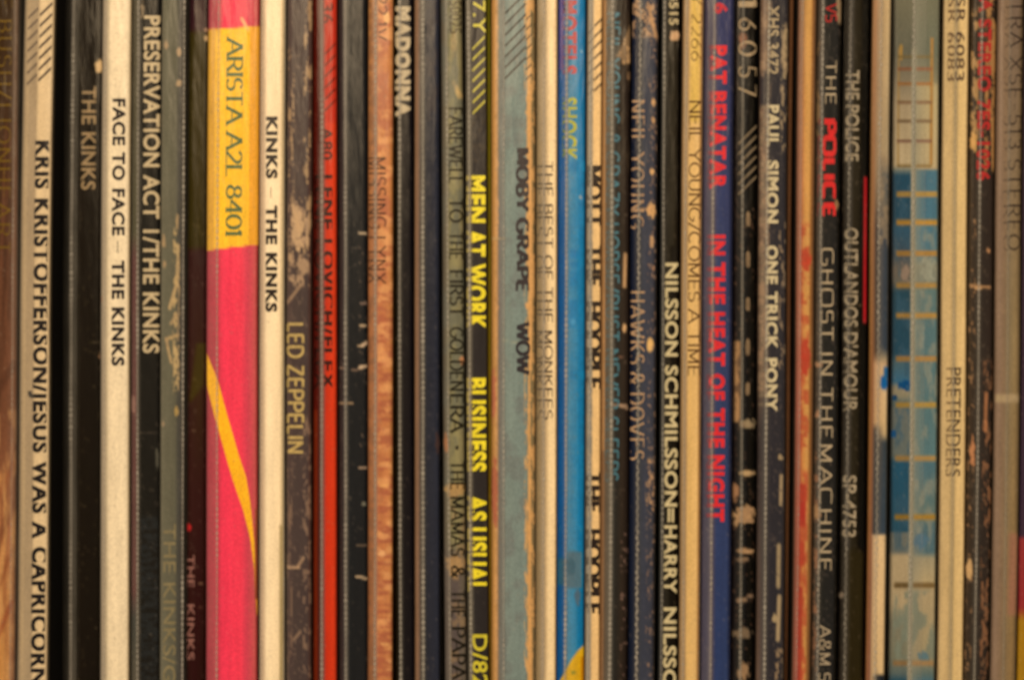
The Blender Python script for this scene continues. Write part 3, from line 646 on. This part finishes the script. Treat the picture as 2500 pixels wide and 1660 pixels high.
BL = [(1362, (0, 74, 118)), (1376, (0, 84, 126)), (1381, (10, 96, 134)), (1388, (70, 134, 152)), (1408, (52, 132, 158)), (1416, (6, 116, 152)), (1424, (0, 106, 138)), (1428, (0, 56, 74))]
Sleeve('bright blue spine with red and yellow lettering and a mustard bottom corner', 1362, 1428, 1.1, (2, -3), BL,
    [('box', 1362, 1376, -60, 175, (84, 62, 110), 6), ('box', 1388, 1428, 395, 420, (30, 122, 154), 4), ('box', 1390, 1412, 610, 632, (20, 120, 156), 4), ('box', 1390, 1412, 640, 652, (20, 118, 154), 3), ('box', 1390, 1412, 662, 700, (26, 122, 156), 4), ('box', 1388, 1412, 732, 800, (24, 120, 154), 5),
     ('ell', 1399, 787, 7, 10, (70, 146, 170), .3), ('box', 1390, 1428, 905, 925, (14, 120, 152), 5), ('box', 1386, 1422, 1344, 1434, (84, 112, 116), 3), ('ell', 1396, 1378, 12, 20, (62, 98, 106), .6), ('box', 1362, 1382, 1360, 1425, (50, 90, 104), 6), ('ell', 1412, 1455, 8, 22, (80, 104, 112), .5),
     ('between', [(1428, 1572), (1414, 1584), (1398, 1606), (1386, 1628), (1368, 1662), (1360, 1720)], [(1429, 1572), (1429, 1720)], (222, 166, 26), 2), ('ell', 1402, 1638, 6, 5, (150, 140, 40), .3), ('box', 1420, 1430, 1600, 1720, (200, 128, 16), 2), ('ell', 1416, 484, 4, 5, (150, 160, 150), .3), ('ell', 1418, 128, 3, 4, (140, 170, 170), .3), ('mott', 1390, 1426, 400, 1300, (30, 124, 156), .55, 20, 12, .5)],
    film=(1360, 1430), seam=[(1382, 3.6, .55)], milk=[(1360, .02), (1376, .03), (1382, .22), (1388, .1), (1408, .06), (1416, .01), (1430, .03)],
    texts=[T(t='MOTELS', b=1366, c=1406, v0=4, v1=184, col=(196, 62, 62), w=.035, clip=(1384, 1407), ghost=T(b=1366, c=1396, col=(120, 66, 92), alpha=.7, clip=(1372, 1379))),
           T(t='SHOCK', b=1366, c=1407, v0=240, v1=394, col=(188, 178, 50), w=.02, clip=(1386, 1407), ghost=T(b=1368, c=1392, col=(120, 130, 60), alpha=.75, clip=(1372, 1380)))], roundw=7)

Sleeve('narrow cream spine with heavy black lettering in two blocks and top hatching', 1431, 1466, 0.8, (4, -3),
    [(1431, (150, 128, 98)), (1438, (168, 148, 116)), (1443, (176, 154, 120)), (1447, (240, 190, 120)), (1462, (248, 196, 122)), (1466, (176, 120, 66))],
    [('wear', 1431, 1446, 500, 1400, (120, 116, 104), .52, 10, 10, .6)], film=(1429, 1468), seam=[(1440, 3.4, .4, .6)], milk=[(1429, .1), (1440, .25), (1446, .02), (1468, .05)],
    texts=[T(t=w_, b=1433, c=1467, v0=a, v1=b, col=(44, 32, 24), font='serif', serif=0, w=.26, thin=.8, track=.12, clip=(1445, 1465), ghost=T(b=1424, c=1452, col=(74, 66, 56), alpha=.7, clip=(1432, 1440))) for w_, a, b in
           (('MOTT', 405, 552), ('THE', 600, 700), ('HOOPLE', 736, 950), ('THE', 1152, 1250), ('HOOPLE', 1290, 1498))]
         + [T(t='////', b=1447, c=1466, v0=44, v1=228, col=(96, 72, 46), w=7), T(t='////', b=1432, c=1446, v0=64, v1=236, col=(128, 112, 88), w=6, alpha=.6)], roundw=5)

Sleeve('dark brown spine with muted teal lettering and a large torn triangle near the top', 1470, 1536, 0.3, (3, -5),
    [(1470, (176, 122, 70)), (1474, (150, 104, 62)), (1480, (84, 66, 46)), (1488, (92, 80, 62)), (1496, (96, 88, 72)), (1502, (46, 42, 34)), (1520, (54, 42, 30)), (1536, (42, 32, 24))],
    [('between', [(1536, 60), (1524, 90), (1512, 122), (1502, 138), (1516, 144), (1520, 160)], [(1537, 60), (1535, 110), (1536, 160)], (226, 172, 110), 1.5), ('ell', 1525, 152, 9, 8, (220, 166, 104), .4), ('ell', 1533, 186, 4, 12, (190, 140, 90), .3),
     ('line', 1526, 622, 1524, 700, 5, (222, 166, 106), .85), ('ell', 1524, 800, 5, 12, (220, 166, 106), .3), ('line', 1495, 990, 1530, 990, 3, (206, 160, 116), .7), ('line', 1510, 988, 1532, 996, 4, (206, 160, 116), .7), ('line', 1512, 872, 1534, 874, 1.6, (160, 110, 80), .7),
     ('wear', 1500, 1536, 0, 420, (72, 56, 38), .54, 14, 60, .6), ('wear', 1518, 1536, 1300, 1660, (160, 120, 96), .64, 8, 9, .8), ('box', 1470, 1476, 0, 1100, (196, 140, 80), 2)],
    film=(1468, 1538), seam=[(1493, 3.6, .5)], milk=[(1468, .06), (1486, .12), (1494, .22), (1501, .02), (1538, .02)],
    texts=[T(t='NEIL YOUNG & CRAZY HORSE/RUST NEVER SLEEPS', b=1478, c=1511, v0=32, v1=1176, col=(82, 124, 124), font='serif', w=.15, serif=0, thin=.85, alpha=.9, clip=(1498, 1512), ghost=T(b=1478, c=1498, col=(88, 104, 96), alpha=.65, clip=(1474, 1490)))])

Sleeve('navy-grey spine with worn tan serif lettering and orange chips down its right side', 1539, 1602, 0.6, (6, -5),
    [(1539, (36, 36, 44)), (1546, (26, 30, 42)), (1556, (40, 42, 50)), (1564, (60, 60, 62)), (1572, (62, 62, 68)), (1594, (60, 59, 64)), (1602, (38, 32, 26))],
    [('wear', 1539, 1596, -10, 92, (206, 152, 98), .47, 12, 14, .8), ('line', 1578, 20, 1596, 92, 6, (206, 150, 94), .8), ('ell', 1587, 842, 9, 19, (232, 176, 98), .15), ('line', 1590, 580, 1590, 602, 5, (226, 168, 104), .9), ('ell', 1594, 655, 3, 8, (180, 130, 90), .3), ('ell', 1592, 252, 5, 11, (214, 158, 98), .3),
     ('ell', 1592, 295, 5, 9, (206, 152, 96), .3), ('ell', 1589, 420, 6, 8, (228, 170, 104), .3), ('ell', 1588, 515, 11, 18, (222, 164, 98), .6), ('line', 1550, 512, 1590, 512, 4, (206, 152, 96), .8), ('wear', 1580, 1600, 90, 1660, (178, 132, 92), .62, 6, 8, .75), ('wear', 1578, 1598, 1120, 1250, (206, 152, 98), .5, 7, 14, .8)],
    film=(1537, 1604), seam=[(1558, 3.0, .55, 1.6)], milk=[(1537, .02), (1550, .04), (1558, .2), (1563, .04), (1604, .04)],
    texts=[T(t='NEIL YOUNG', b=1533, c=1570, v0=246, v1=560, col=(200, 152, 104), font='serif', w=.12, serif=.07, thin=.5, alpha=.85, clip=(1540, 1572)),
           T(t='HAWKS & DOVES', b=1535, c=1573, v0=711, v1=1122, col=(206, 158, 108), font='serif', w=.12, serif=.07, thin=.5, alpha=.85, clip=(1540, 1576)),
           T(t='2297', b=1542, c=1570, v0=20, v1=90, col=(40, 38, 44), font='serif', w=.14, serif=0, alpha=.8)])

Sleeve('black spine with condensed cream lettering from mid height off the bottom edge', 1612, 1657, 0.0, (4, -5),
    [(1612, (40, 38, 32)), (1619, (66, 62, 54)), (1624, (42, 36, 26)), (1640, (52, 44, 30)), (1650, (34, 26, 14)), (1657, (22, 15, 6))],
    [('box', 1636, 1650, 600, 1700, (28, 22, 12), 4), ('ell', 1644, 90, 13, 15, (206, 156, 104), .6)], film=(1610, 1660), seam=[(1619, 2.0, .5)], milk=[(1610, .02), (1617, .08), (1622, .08), (1626, .01), (1660, .02)],
    texts=[T(t=w_, b=1624, c=1655, v0=a, v1=b, col=(216, 188, 130), w=.012, clip=(1623, 1656)) for w_, a, b in (('NILSSON', 642, 870), ('SCHMILSSON', 892, 1236), ('=', 1240, 1274), ('HARRY', 1282, 1448), ('NILSSON', 1482, 1724))]
         + [T(t='4515', b=1630, c=1652, v0=-16, v1=62, col=(206, 176, 120), w=.01)], roundw=6)

Sleeve('yellow-tan spine with fine dark typewriter lettering beside the indigo one', 1662, 1711, 1.0, (6, -5),
    [(1662, (150, 108, 62)), (1668, (172, 134, 84)), (1676, (190, 148, 94)), (1680, (226, 176, 100)), (1702, (232, 182, 108)), (1706, (164, 112, 56)), (1711, (120, 80, 44))],
    [('box', 1680, 1703, -60, 300, (222, 176, 84), 5)], film=(1660, 1713), seam=[(1671, 3.0, .3), (1709, 1.4, .2)], milk=[(1660, .05), (1668, .15), (1676, .1), (1680, .01), (1704, .02), (1713, .1)],
    texts=[T(t='NEIL YOUNG/COMES A TIME', b=1679, c=1707, v0=247, v1=917, col=(80, 48, 22), font='serif', w=.10, serif=.08, thin=.75, track=.02, ghost=None), T(t='Y 2266', b=1682, c=1707, v0=-14, v1=152, col=(120, 84, 36), font='serif', w=.09, serif=.04, thin=.7)], roundw=6)

Sleeve('indigo spine with bold red lettering', 1715, 1787, 0.9, (6, -5),
    [(1715, [(0, (70, 58, 70)), (900, (72, 64, 74)), (1660, (66, 58, 70))]), (1730, (72, 66, 78)), (1738, (110, 94, 96)), (1744, (70, 66, 84)), (1750, [(0, (62, 62, 88)), (900, (60, 68, 94)), (1660, (52, 62, 92))]), (1776, [(0, (60, 58, 82)), (900, (56, 62, 88)), (1660, (54, 64, 92))]), (1787, (38, 36, 46))],
    [], film=(1713, 1789), seam=[(1738, 3.4, .42)], milk=[(1713, .06), (1730, .1), (1738, .2), (1744, .02), (1789, .03)],
    texts=[T(t=w_, b=1730, c=1769, v0=a, v1=b, col=(224, 48, 48), w=.035, ghost=T(b=1721, c=1740, col=(140, 54, 66), alpha=.5, clip=(1724, 1736))) for w_, a, b in
           (('PAT', 113, 207), ('BENATAR', 225, 463), ('IN', 574, 624), ('THE', 641, 743), ('HEAT', 762, 893), ('OF', 912, 976), ('THE', 996, 1092), ('NIGHT', 1110, 1272))] + [T(t='16', b=1736, c=1769, v0=-12, v1=36, col=(200, 52, 56), w=.03)])

ORN = [(515, 555), (612, 655), (725, 760), (826, 868), (932, 966)]
Sleeve('battered black spine with large widely spaced tan figures and little ornaments', 1791, 1847, -0.2, (3, -5),
    [(1791, (38, 30, 26)), (1800, (32, 26, 22)), (1812, (34, 34, 30)), (1830, (16, 14, 12)), (1842, (10, 8, 8)), (1847, (26, 20, 16))],
    [('ell', 1827, 1155, 24, 6, (190, 150, 98), .2), ('box', 1794, 1808, 832, 1030, (170, 124, 76), 3), ('wear', 1793, 1812, 830, 1040, (90, 66, 46), .56, 10, 30, .8), ('ell', 1797, 1200, 8, 24, (160, 112, 72), .5), ('ell', 1815, 1255, 26, 22, (180, 136, 88), 1.1),
     ('ell', 1822, 1345, 22, 7, (176, 132, 86), .3), ('ell', 1815, 1366, 18, 6, (130, 100, 70), .3), ('ell', 1815, 1464, 18, 7, (140, 108, 76), .5), ('ell', 1834, 1455, 12, 5, (120, 92, 66), .4), ('ell', 1817, 1545, 24, 13, (120, 96, 68), .9), ('ell', 1820, 1640, 14, 22, (156, 118, 78), .8),
     ('ell', 1826, 1035, 20, 12, (150, 124, 86), .9), ('wear', 1791, 1847, 500, 1660, (120, 84, 56), .68, 7, 6, .7), ('wear', 1791, 1812, 0, 560, (80, 60, 46), .6, 6, 12, .6), ('ell', 1812, 100, 10, 18, (150, 96, 64), .6)],
    film=(1789, 1850), seam=[(1812, 3.0, .35)], milk=[(1789, .02), (1806, .05), (1812, .2), (1818, .01), (1850, .03)],
    texts=[T(t=w_, b=1801, c=1845, v0=a, v1=b, col=(188, 154, 108), font='serif', w=.12, serif=.05, thin=.4, alpha=.85) for w_, a, b in (('1', -12, 18), ('6', 44, 76), ('0', 100, 138), ('5', 162, 190), ('7', 208, 236))]
         + [T(t='*', b=1806, c=1846, v0=a, v1=b, col=(150, 118, 80), font='serif', w=.2, alpha=.8) for a, b in ORN] + [T(t='N', b=1800, c=1843, v0=1238, v1=1276, col=(180, 136, 90), font='serif', w=.2, alpha=.8), T(t='////', b=1802, c=1848, v0=330, v1=478, col=(132, 108, 76), w=6)])

Sleeve('charcoal spine with cream lettering over a worn tan left side and pale chips at right', 1851, 1918, 0.7, (7, -5),
    [(1851, [(0, (110, 82, 60)), (900, (106, 80, 58)), (1100, (60, 48, 42)), (1660, (120, 90, 66))]), (1860, [(0, (120, 92, 70)), (900, (116, 90, 66)), (1040, (52, 44, 42)), (1660, (80, 62, 52))]), (1868, [(0, (110, 88, 68)), (900, (96, 80, 64)), (1040, (70, 64, 58)), (1660, (72, 66, 60))]), (1876, (54, 48, 46)), (1912, (50, 45, 44)), (1918, (60, 46, 34))],
    [('wear', 1851, 1876, 0, 980, (160, 124, 88), .5, 9, 20, .8), ('wear', 1851, 1874, 180, 260, (44, 38, 40), .4, 9, 30, .9), ('line', 1912, 75, 1909, 190, 5, (176, 146, 100), .8), ('wear', 1900, 1918, 60, 370, (190, 156, 108), .5, 6, 22, .8), ('wear', 1898, 1916, 540, 900, (170, 138, 98), .58, 6, 20, .8),
     ('line', 1908, 1160, 1907, 1230, 5, (180, 148, 102), .9), ('line', 1903, 1330, 1902, 1430, 6, (176, 146, 100), .9), ('line', 1905, 1455, 1902, 1560, 6, (184, 152, 104), .9), ('ell', 1894, 1508, 7, 10, (176, 146, 100), .5), ('ell', 1906, 1116, 7, 7, (170, 140, 96), .4), ('wear', 1896, 1914, 1580, 1700, (176, 140, 96), .5, 6, 12, .8), ('wear', 1880, 1914, 0, 1660, (96, 80, 66), .64, 9, 9, .6)],
    film=(1849, 1921), seam=[(1870, 3.4, .5)], milk=[(1849, .04), (1864, .1), (1871, .2), (1877, .02), (1921, .04)],
    texts=[T(t=w_, b=1868, c=1897, v0=a, v1=b, col=(222, 194, 140), w=.03, alpha=.96, ghost=T(b=1852, c=1874, col=(150, 124, 92), alpha=.4, clip=(1852, 1866))) for w_, a, b in (('PAUL', 258, 358), ('SIMON', 393, 546), ('ONE', 600, 694), ('TRICK', 712, 853), ('PONY', 874, 1004))] + [T(t='XHS 3472', b=1868, c=1894, v0=15, v1=184, col=(196, 166, 118), w=.01, alpha=.85)])

Sleeve('thin brown edge of a sleeve set behind the charcoal and orange spines', 1923, 1930, -0.8, (8, -8), [(1923, (118, 76, 44)), (1930, (90, 56, 32))], [], roundw=2)

Sleeve('narrow orange spine blotched with red and no lettering', 1941, 1986, 0.9, (7, -9),
    [(1941, (96, 56, 34)), (1946, [(0, (128, 84, 54)), (600, (150, 84, 54)), (1000, (150, 72, 52)), (1660, (130, 68, 48))]), (1954, [(0, (170, 120, 70)), (600, (190, 110, 64)), (1660, (170, 74, 50))]), (1962, [(0, (206, 150, 78)), (1660, (202, 130, 62))]), (1972, (208, 150, 78)), (1976, (150, 98, 48)), (1982, (106, 70, 40)), (1986, (60, 40, 22))],
    [('ell', 1965, 635, 12, 24, (196, 72, 44), .7), ('ell', 1965, 870, 12, 50, (184, 66, 42), .6), ('mott', 1950, 1974, 550, 1100, (176, 72, 44), .5, 14, 12, .7), ('box', 1952, 1970, 1180, 1285, (176, 56, 40), 5), ('box', 1952, 1968, 1320, 1380, (176, 66, 42), 5), ('box', 1950, 1964, 1430, 1720, (166, 60, 42), 4), ('mott', 1948, 1974, 1150, 1660, (176, 70, 44), .46, 10, 26, .7)],
    film=(1938, 1988), seam=[(1951, 2.6, .3)], milk=[(1938, .05), (1948, .12), (1956, .04), (1974, .01), (1988, .06)], roundw=5)

PT = (186, 158, 116)
Sleeve('black spine with squared red capitals between thin wide tan lettering', 1990, 2048, 0.5, (7, -8),
    [(1990, (76, 58, 38)), (1997, (64, 54, 44)), (2003, (70, 64, 56)), (2008, (44, 40, 32)), (2038, (42, 38, 32)), (2048, (30, 24, 14))],
    [('wear', 1982, 1998, 100, 400, (150, 110, 64), .52, 6, 40, .7), ('wear', 1990, 2000, 1100, 1660, (170, 108, 66), .5, 6, 18, .7), ('wear', 2034, 2046, -20, 60, (176, 140, 96), .4, 6, 20, .8), ('wear', 2008, 2046, 0, 1660, (84, 70, 56), .66, 7, 7, .7), ('ell', 2040, 500, 6, 12, (150, 110, 70), .6), ('ell', 1998, 890, 9, 8, (176, 126, 84), .5), ('ell', 1997, 1012, 6, 9, (170, 120, 80), .5), ('ell', 1996, 1250, 12, 20, (160, 116, 72), .7)],
    film=(1988, 2050), seam=[(2002, 2.6, .5, .8)], milk=[(1988, .03), (1998, .12), (2003, .15), (2009, .02), (2050, .03)],
    texts=[T(t='THE', b=2010, c=2036, v0=150, v1=255, col=PT, font='square', w=.10, thin=.9), T(t='POLICE', b=2006, c=2036, v0=291, v1=528, col=(214, 46, 40), font='square', w=.27, thin=.95, track=.22, ghost=T(b=1992, c=2014, col=(140, 52, 44), alpha=.5, clip=(1993, 2001))),
           T(t='GHOST IN THE', b=2003, c=2033, v0=606, v1=1068, col=PT, font='square', w=.10, thin=.9, track=.2, ghost=T(b=1990, c=2010, col=(112, 92, 68), alpha=.5, clip=(1993, 2001))), T(t='MACHINE', b=2003, c=2033, v0=1085, v1=1392, col=PT, font='square', w=.10, thin=.9, track=.2),
           T(t='A&M SP', b=2006, c=2034, v0=1524, v1=1690, col=(176, 150, 112), font='square', w=.12, thin=.9), T(t='VS', b=2008, c=2036, v0=10, v1=56, col=(176, 46, 38), font='square', w=.14, thin=.9)])

Sleeve('black spine with pale outlined lettering, a wavy seam and a red sliver at its right', 2056, 2116, 0.1, (7, -9),
    [(2056, (26, 18, 8)), (2066, (44, 38, 30)), (2074, (62, 56, 48)), (2080, (48, 40, 26)), (2094, (42, 34, 20)), (2102, (20, 14, 6)), (2110, (12, 8, 4)), (2116, (14, 6, 2))],
    [('box', 2107, 2115, 432, 790, (176, 34, 34), 2), ('box', 2074, 2116, 1340, 1720, (48, 38, 18), 14), ('line', 2098, 746, 2112, 748, 1.6, (120, 90, 60), .7), ('ell', 2060, 1450, 7, 8, (120, 100, 76), .5), ('wear', 2054, 2066, 0, 1660, (70, 56, 40), .66, 6, 9, .7)],
    film=(2050, 2118), seam=[(2070, 2.2, .34, 1.4)], milk=[(2050, .01), (2064, .06), (2071, .14), (2078, .04), (2090, .01), (2118, .02)],
    texts=[T(t=w_, b=2061, c=2093, v0=a, v1=b, col=(184, 158, 118), w=.0, alpha=.93, ghost=T(b=2058, c=2086, dv=2, col=(120, 104, 80), alpha=.35, clip=(2058, 2080))) for w_, a, b in
           (('THE', 173, 244), ('POLICE', 258, 394), ('OUTLANDOS', 557, 798), ("D'AMOUR", 812, 1004), ('SP-4753', 1160, 1310))], roundw=6)

Sleeve('half white, half grey-blue narrow spine with brown folded edge before the patterned one', 2122, 2168, 0.5, (8, -9),
    [(2122, [(0, (140, 100, 60)), (1000, (136, 92, 44)), (1660, (150, 96, 54))]), (2130, [(0, (170, 120, 78)), (900, (140, 88, 50)), (1660, (130, 80, 56))]), (2136, [(0, (176, 138, 96)), (430, (150, 120, 84)), (560, (70, 56, 46)), (860, (84, 62, 44)), (890, (196, 150, 104)), (1030, (190, 146, 96)), (1050, (80, 70, 60)), (1300, (60, 56, 52)), (1308, (196, 158, 112)), (1660, (196, 158, 108))]),
     (2148, [(0, (190, 154, 102)), (380, (176, 146, 102)), (430, (100, 92, 78)), (480, (130, 112, 86)), (560, (80, 76, 72)), (840, (70, 72, 72)), (870, (140, 120, 88)), (890, (206, 166, 116)), (1030, (200, 160, 106)), (1080, (78, 72, 64)), (1300, (60, 66, 68)), (1308, (232, 190, 130)), (1640, (226, 184, 122)), (1650, (50, 48, 44))]),
     (2162, [(0, (200, 164, 110)), (390, (170, 144, 104)), (440, (70, 76, 76)), (520, (120, 104, 80)), (560, (60, 64, 66)), (850, (56, 62, 66)), (875, (150, 130, 96)), (890, (190, 150, 104)), (960, (220, 180, 124)), (1060, (206, 168, 112)), (1080, (60, 66, 66)), (1300, (60, 70, 76)), (1308, (220, 180, 124)), (1640, (220, 178, 118)), (1650, (30, 34, 38))]), (2168, (70, 60, 44))],
    [('ell', 2157, 932, 9, 20, (24, 92, 138), .5), ('box', 2157, 2167, 895, 925, (40, 92, 126), 3), ('mott', 2140, 2166, 380, 600, (150, 124, 90), .5, 10, 14, .7)],
    film=(2120, 2170), seam=[(2143, 3.0, .45, 1.6)], milk=[(2120, .02), (2138, .08), (2146, .15), (2152, .05), (2160, .01), (2170, .03)], roundw=5)

STR = [(142, (130, 106, 60)), (171, (150, 96, 60)), (207, (166, 110, 56)), (252, (136, 100, 66)), (298, (128, 100, 66)), (346, (128, 86, 64)), (407, (140, 110, 60)), (476, (176, 136, 66)), (545, (190, 136, 52)), (620, (170, 124, 58)), (698, (170, 128, 64)), (771, (180, 132, 60)), (876, (170, 126, 66)), (988, (176, 136, 60)), (1118, (170, 130, 70)), (1261, (166, 122, 44)), (1427, (120, 92, 50)), (1616, (160, 122, 74))]
sops = [('box', 2175, 2290, 122 + 12, 420, (0, 0, 0), 0)]
R33 = []
LC = [(0, (116, 104, 74)), (130, (98, 90, 68)), (200, (134, 114, 84)), (260, (176, 146, 104)), (405, (200, 168, 118)), (430, (22, 60, 80)), (540, (24, 58, 76)), (560, (36, 72, 92)), (620, (52, 66, 76)), (660, (110, 92, 74)), (690, (96, 88, 74)), (715, (26, 58, 72)), (860, (22, 58, 76)), (885, (66, 94, 100)), (930, (46, 96, 122)), (945, (150, 132, 100)), (965, (150, 132, 96)), (985, (80, 96, 92)), (1000, (104, 104, 92)), (1110, (100, 104, 92)), (1130, (24, 72, 96)), (1295, (26, 66, 84)), (1300, (112, 108, 92)), (1345, (112, 108, 92)), (1355, (196, 162, 112)), (1470, (196, 162, 112)), (1510, (136, 122, 92)), (1600, (128, 120, 90)), (1640, (90, 100, 90)), (1660, (24, 64, 84))]
RC = [(0, (124, 114, 82)), (130, (112, 110, 84)), (200, (150, 134, 96)), (212, (204, 174, 116)), (405, (208, 176, 120)), (414, (200, 164, 112)), (418, (70, 112, 124)), (545, (70, 116, 130)), (620, (84, 118, 124)), (650, (140, 132, 104)), (690, (120, 124, 106)), (704, (96, 120, 110)), (770, (84, 114, 112)), (980, (84, 116, 114)), (1110, (88, 122, 120)), (1130, (74, 110, 116)), (1240, (94, 116, 106)), (1300, (78, 108, 112)), (1345, (80, 108, 110)), (1360, (176, 154, 112)), (1420, (206, 172, 116)), (1440, (200, 166, 114)), (1600, (176, 150, 102)), (1640, (100, 114, 100)), (1660, (70, 108, 118))]
def fade(L): return [(v, tuple(k * .76 + g * .24 for k, g in zip(c, (104, 102, 82)))) for v, c in L]     # sun-faded print
LC, RC = fade(LC), fade(RC)
Sleeve('widest spine at right with a blue, cream and gold banded painted ladder picture', 2176, 2287, 1.2, (5, -8),
    [(2176, [(v, tuple(int(k * .72) for k in c)) for v, c in LC]), (2184, LC), (2218, LC), (2228, [(v, tuple(int(a * .45 + b * .55) for a, b in zip(c, (150, 140, 110)))) for v, c in RC]), (2242, [(v, tuple(int(a * .7 + b * .3) for a, b in zip(c, (150, 140, 110)))) for v, c in RC]), (2256, RC), (2282, RC), (2287, (90, 82, 60))],
    [('mott', 2230, 2287, 540, 1340, (150, 140, 112), .56, 14, 40, .6), ('mott', 2184, 2222, 440, 1340, (60, 84, 92), .56, 14, 40, .6), ('mott', 2184, 2287, 1440, 1610, (120, 122, 98), .5, 16, 40, .8), ('ell', 2206, 665, 12, 26, (140, 116, 92), .8), ('ell', 2262, 660, 16, 34, (150, 144, 116), .9),
     ('ell', 2210, 940, 20, 12, (20, 70, 104), .5), ('ell', 2180, 1060, 7, 12, (20, 72, 106), .5), ('ell', 2182, 970, 7, 8, (20, 60, 84), .4), ('ell', 2258, 1600, 14, 14, (96, 116, 112), .7), ('ell', 2250, 1320, 20, 18, (84, 110, 116), .7),
     ('box', 2265, 2272, 95, 404, (170, 122, 60), 2.5), ('box', 2190, 2197, 112, 150, (166, 124, 56), 2.5), ('box', 2186, 2190, 120, 404, (150, 116, 62), 2)] +
    [('box', x0_, x1_ if v > 410 else min(x1_, 2270), v - (7 if v > 410 else 3.4), v + (6 if v > 410 else 3.4), tuple(k * f_ for k in c), 2.8 if v > 410 else 2.2) for x0_, x1_, f_ in ((2185, 2221, .84), (2229, 2284, 1.0)) for v, c in STR] +
    [('box', 2220, 2231, 120, 1700, (150, 138, 106), 2)],
    film=(2172, 2289), seam=[(2224, 3.0, .4, 1.8), (2252, 1.4, .14, .5)], milk=[(2172, .06), (2184, .02), (2218, .02), (2224, .15), (2236, .10), (2250, .06), (2262, .02), (2289, .04)], roundw=7)

Sleeve('yellowed cream spine with brown lettering, right of the painted banded one', 2295, 2357, 0.9, (7, -9),
    [(2295, (150, 120, 78)), (2301, (202, 166, 108)), (2318, (206, 168, 108)), (2322, (176, 146, 96)), (2330, (180, 150, 98)), (2335, (218, 178, 112)), (2352, (224, 184, 118)), (2357, (170, 130, 78))],
    [], film=(2292, 2360), seam=[(2326, 2.6, .22)], milk=[(2292, .05), (2302, .02), (2318, .04), (2326, .1), (2334, .02), (2360, .04)],
    texts=[T(t='SR 6083', b=2325, c=2347, v0=-6, v1=200, col=(96, 72, 50), w=.0, clip=(2322, 2348), ghost=T(b=2304, c=2326, dv=1, col=(120, 92, 62), alpha=.7, clip=(2306, 2323))),
           T(t='PRETENDERS', b=2318, c=2344, v0=897, v1=1162, col=(76, 58, 40), w=-.005, clip=(2324, 2345), ghost=T(b=2308, c=2334, col=(120, 94, 62), alpha=.6, clip=(2309, 2322)))], roundw=6)

Sleeve('scuffed black-brown spine with small red lettering over torn orange patches', 2362, 2424, 0.4, (9, -11),
    [(2362, (70, 54, 34)), (2372, (60, 46, 32)), (2384, (60, 50, 38)), (2388, (88, 76, 60)), (2393, (56, 46, 36)), (2418, (54, 42, 32)), (2424, (34, 26, 14))],
    [('wear', 2364, 2384, 20, 380, (196, 146, 84), .5, 7, 24, .8), ('wear', 2398, 2424, -20, 420, (188, 132, 72), .42, 9, 40, .85), ('ell', 2372, 345, 9, 28, (206, 152, 82), .5), ('line', 2368, 698, 2414, 702, 4, (190, 136, 84), .9), ('ell', 2388, 702, 10, 7, (196, 146, 92), .3),
     ('ell', 2410, 612, 5, 7, (196, 136, 84), .3), ('wear', 2400, 2424, 880, 1660, (168, 110, 68), .55, 6, 24, .7), ('line', 2408, 960, 2406, 1050, 5, (186, 118, 70), .8), ('wear', 2364, 2380, 500, 1660, (170, 122, 76), .62, 7, 14, .8), ('ell', 2372, 1390, 8, 28, (206, 158, 98), .3), ('ell', 2376, 1110, 6, 40, (190, 124, 76), .7), ('wear', 2364, 2420, 0, 1660, (90, 72, 52), .64, 9, 9, .6)],
    film=(2360, 2427), seam=[(2388, 2.6, .45)], milk=[(2360, .03), (2382, .04), (2388, .15), (2394, .02), (2427, .03)],
    texts=[T(t='MA STEREO 7ES-1026', b=2380, c=2412, v0=-40, v1=442, col=(186, 50, 42), w=.03, alpha=.9)])

Sleeve('tan-grey spine with faint spaced serif lettering, second from the right end', 2428, 2489, 0.8, (8, -11),
    [(2428, (120, 92, 66)), (2436, (140, 110, 82)), (2450, (136, 106, 74)), (2458, [(0, (124, 98, 74)), (800, (134, 112, 76)), (1660, (136, 108, 70))]), (2476, [(0, (118, 94, 72)), (800, (148, 120, 76)), (1660, (146, 112, 66))]), (2489, (110, 86, 54))],
    [('box', 2430, 2487, 962, 982, (172, 142, 98), 5), ('box', 2466, 2489, 1300, 1500, (156, 106, 74), 8)], film=(2426, 2491), seam=[(2457, 2.8, .16)], milk=[(2426, .05), (2450, .06), (2458, .12), (2466, .05), (2491, .03)],
    texts=[T(t='XTRA XSE-513 STEREO', b=2456, c=2487, v0=-40, v1=612, col=(58, 42, 32), font='serif', w=.11, serif=.08, thin=.5, alpha=.75, ghost=T(b=2444, c=2466, dv=2, col=(100, 78, 58), alpha=.45, clip=(2445, 2458)))])

Sleeve('purple, red and yellow spine just showing at the right end of the row', 2493, 2556, 1.0, (8, -11),
    [(2493, [(0, (62, 46, 46)), (1305, (56, 36, 48)), (1315, (150, 46, 44)), (1480, (146, 42, 40)), (1512, (160, 112, 20)), (1660, (164, 116, 18))]), (2556, [(0, (62, 46, 46)), (1305, (56, 36, 48)), (1315, (150, 46, 44)), (1480, (146, 42, 40)), (1512, (160, 112, 20)), (1660, (164, 116, 18))])],
    [], film=(2492, 2558), seam=[], milk=[(2492, .05), (2558, .05)])
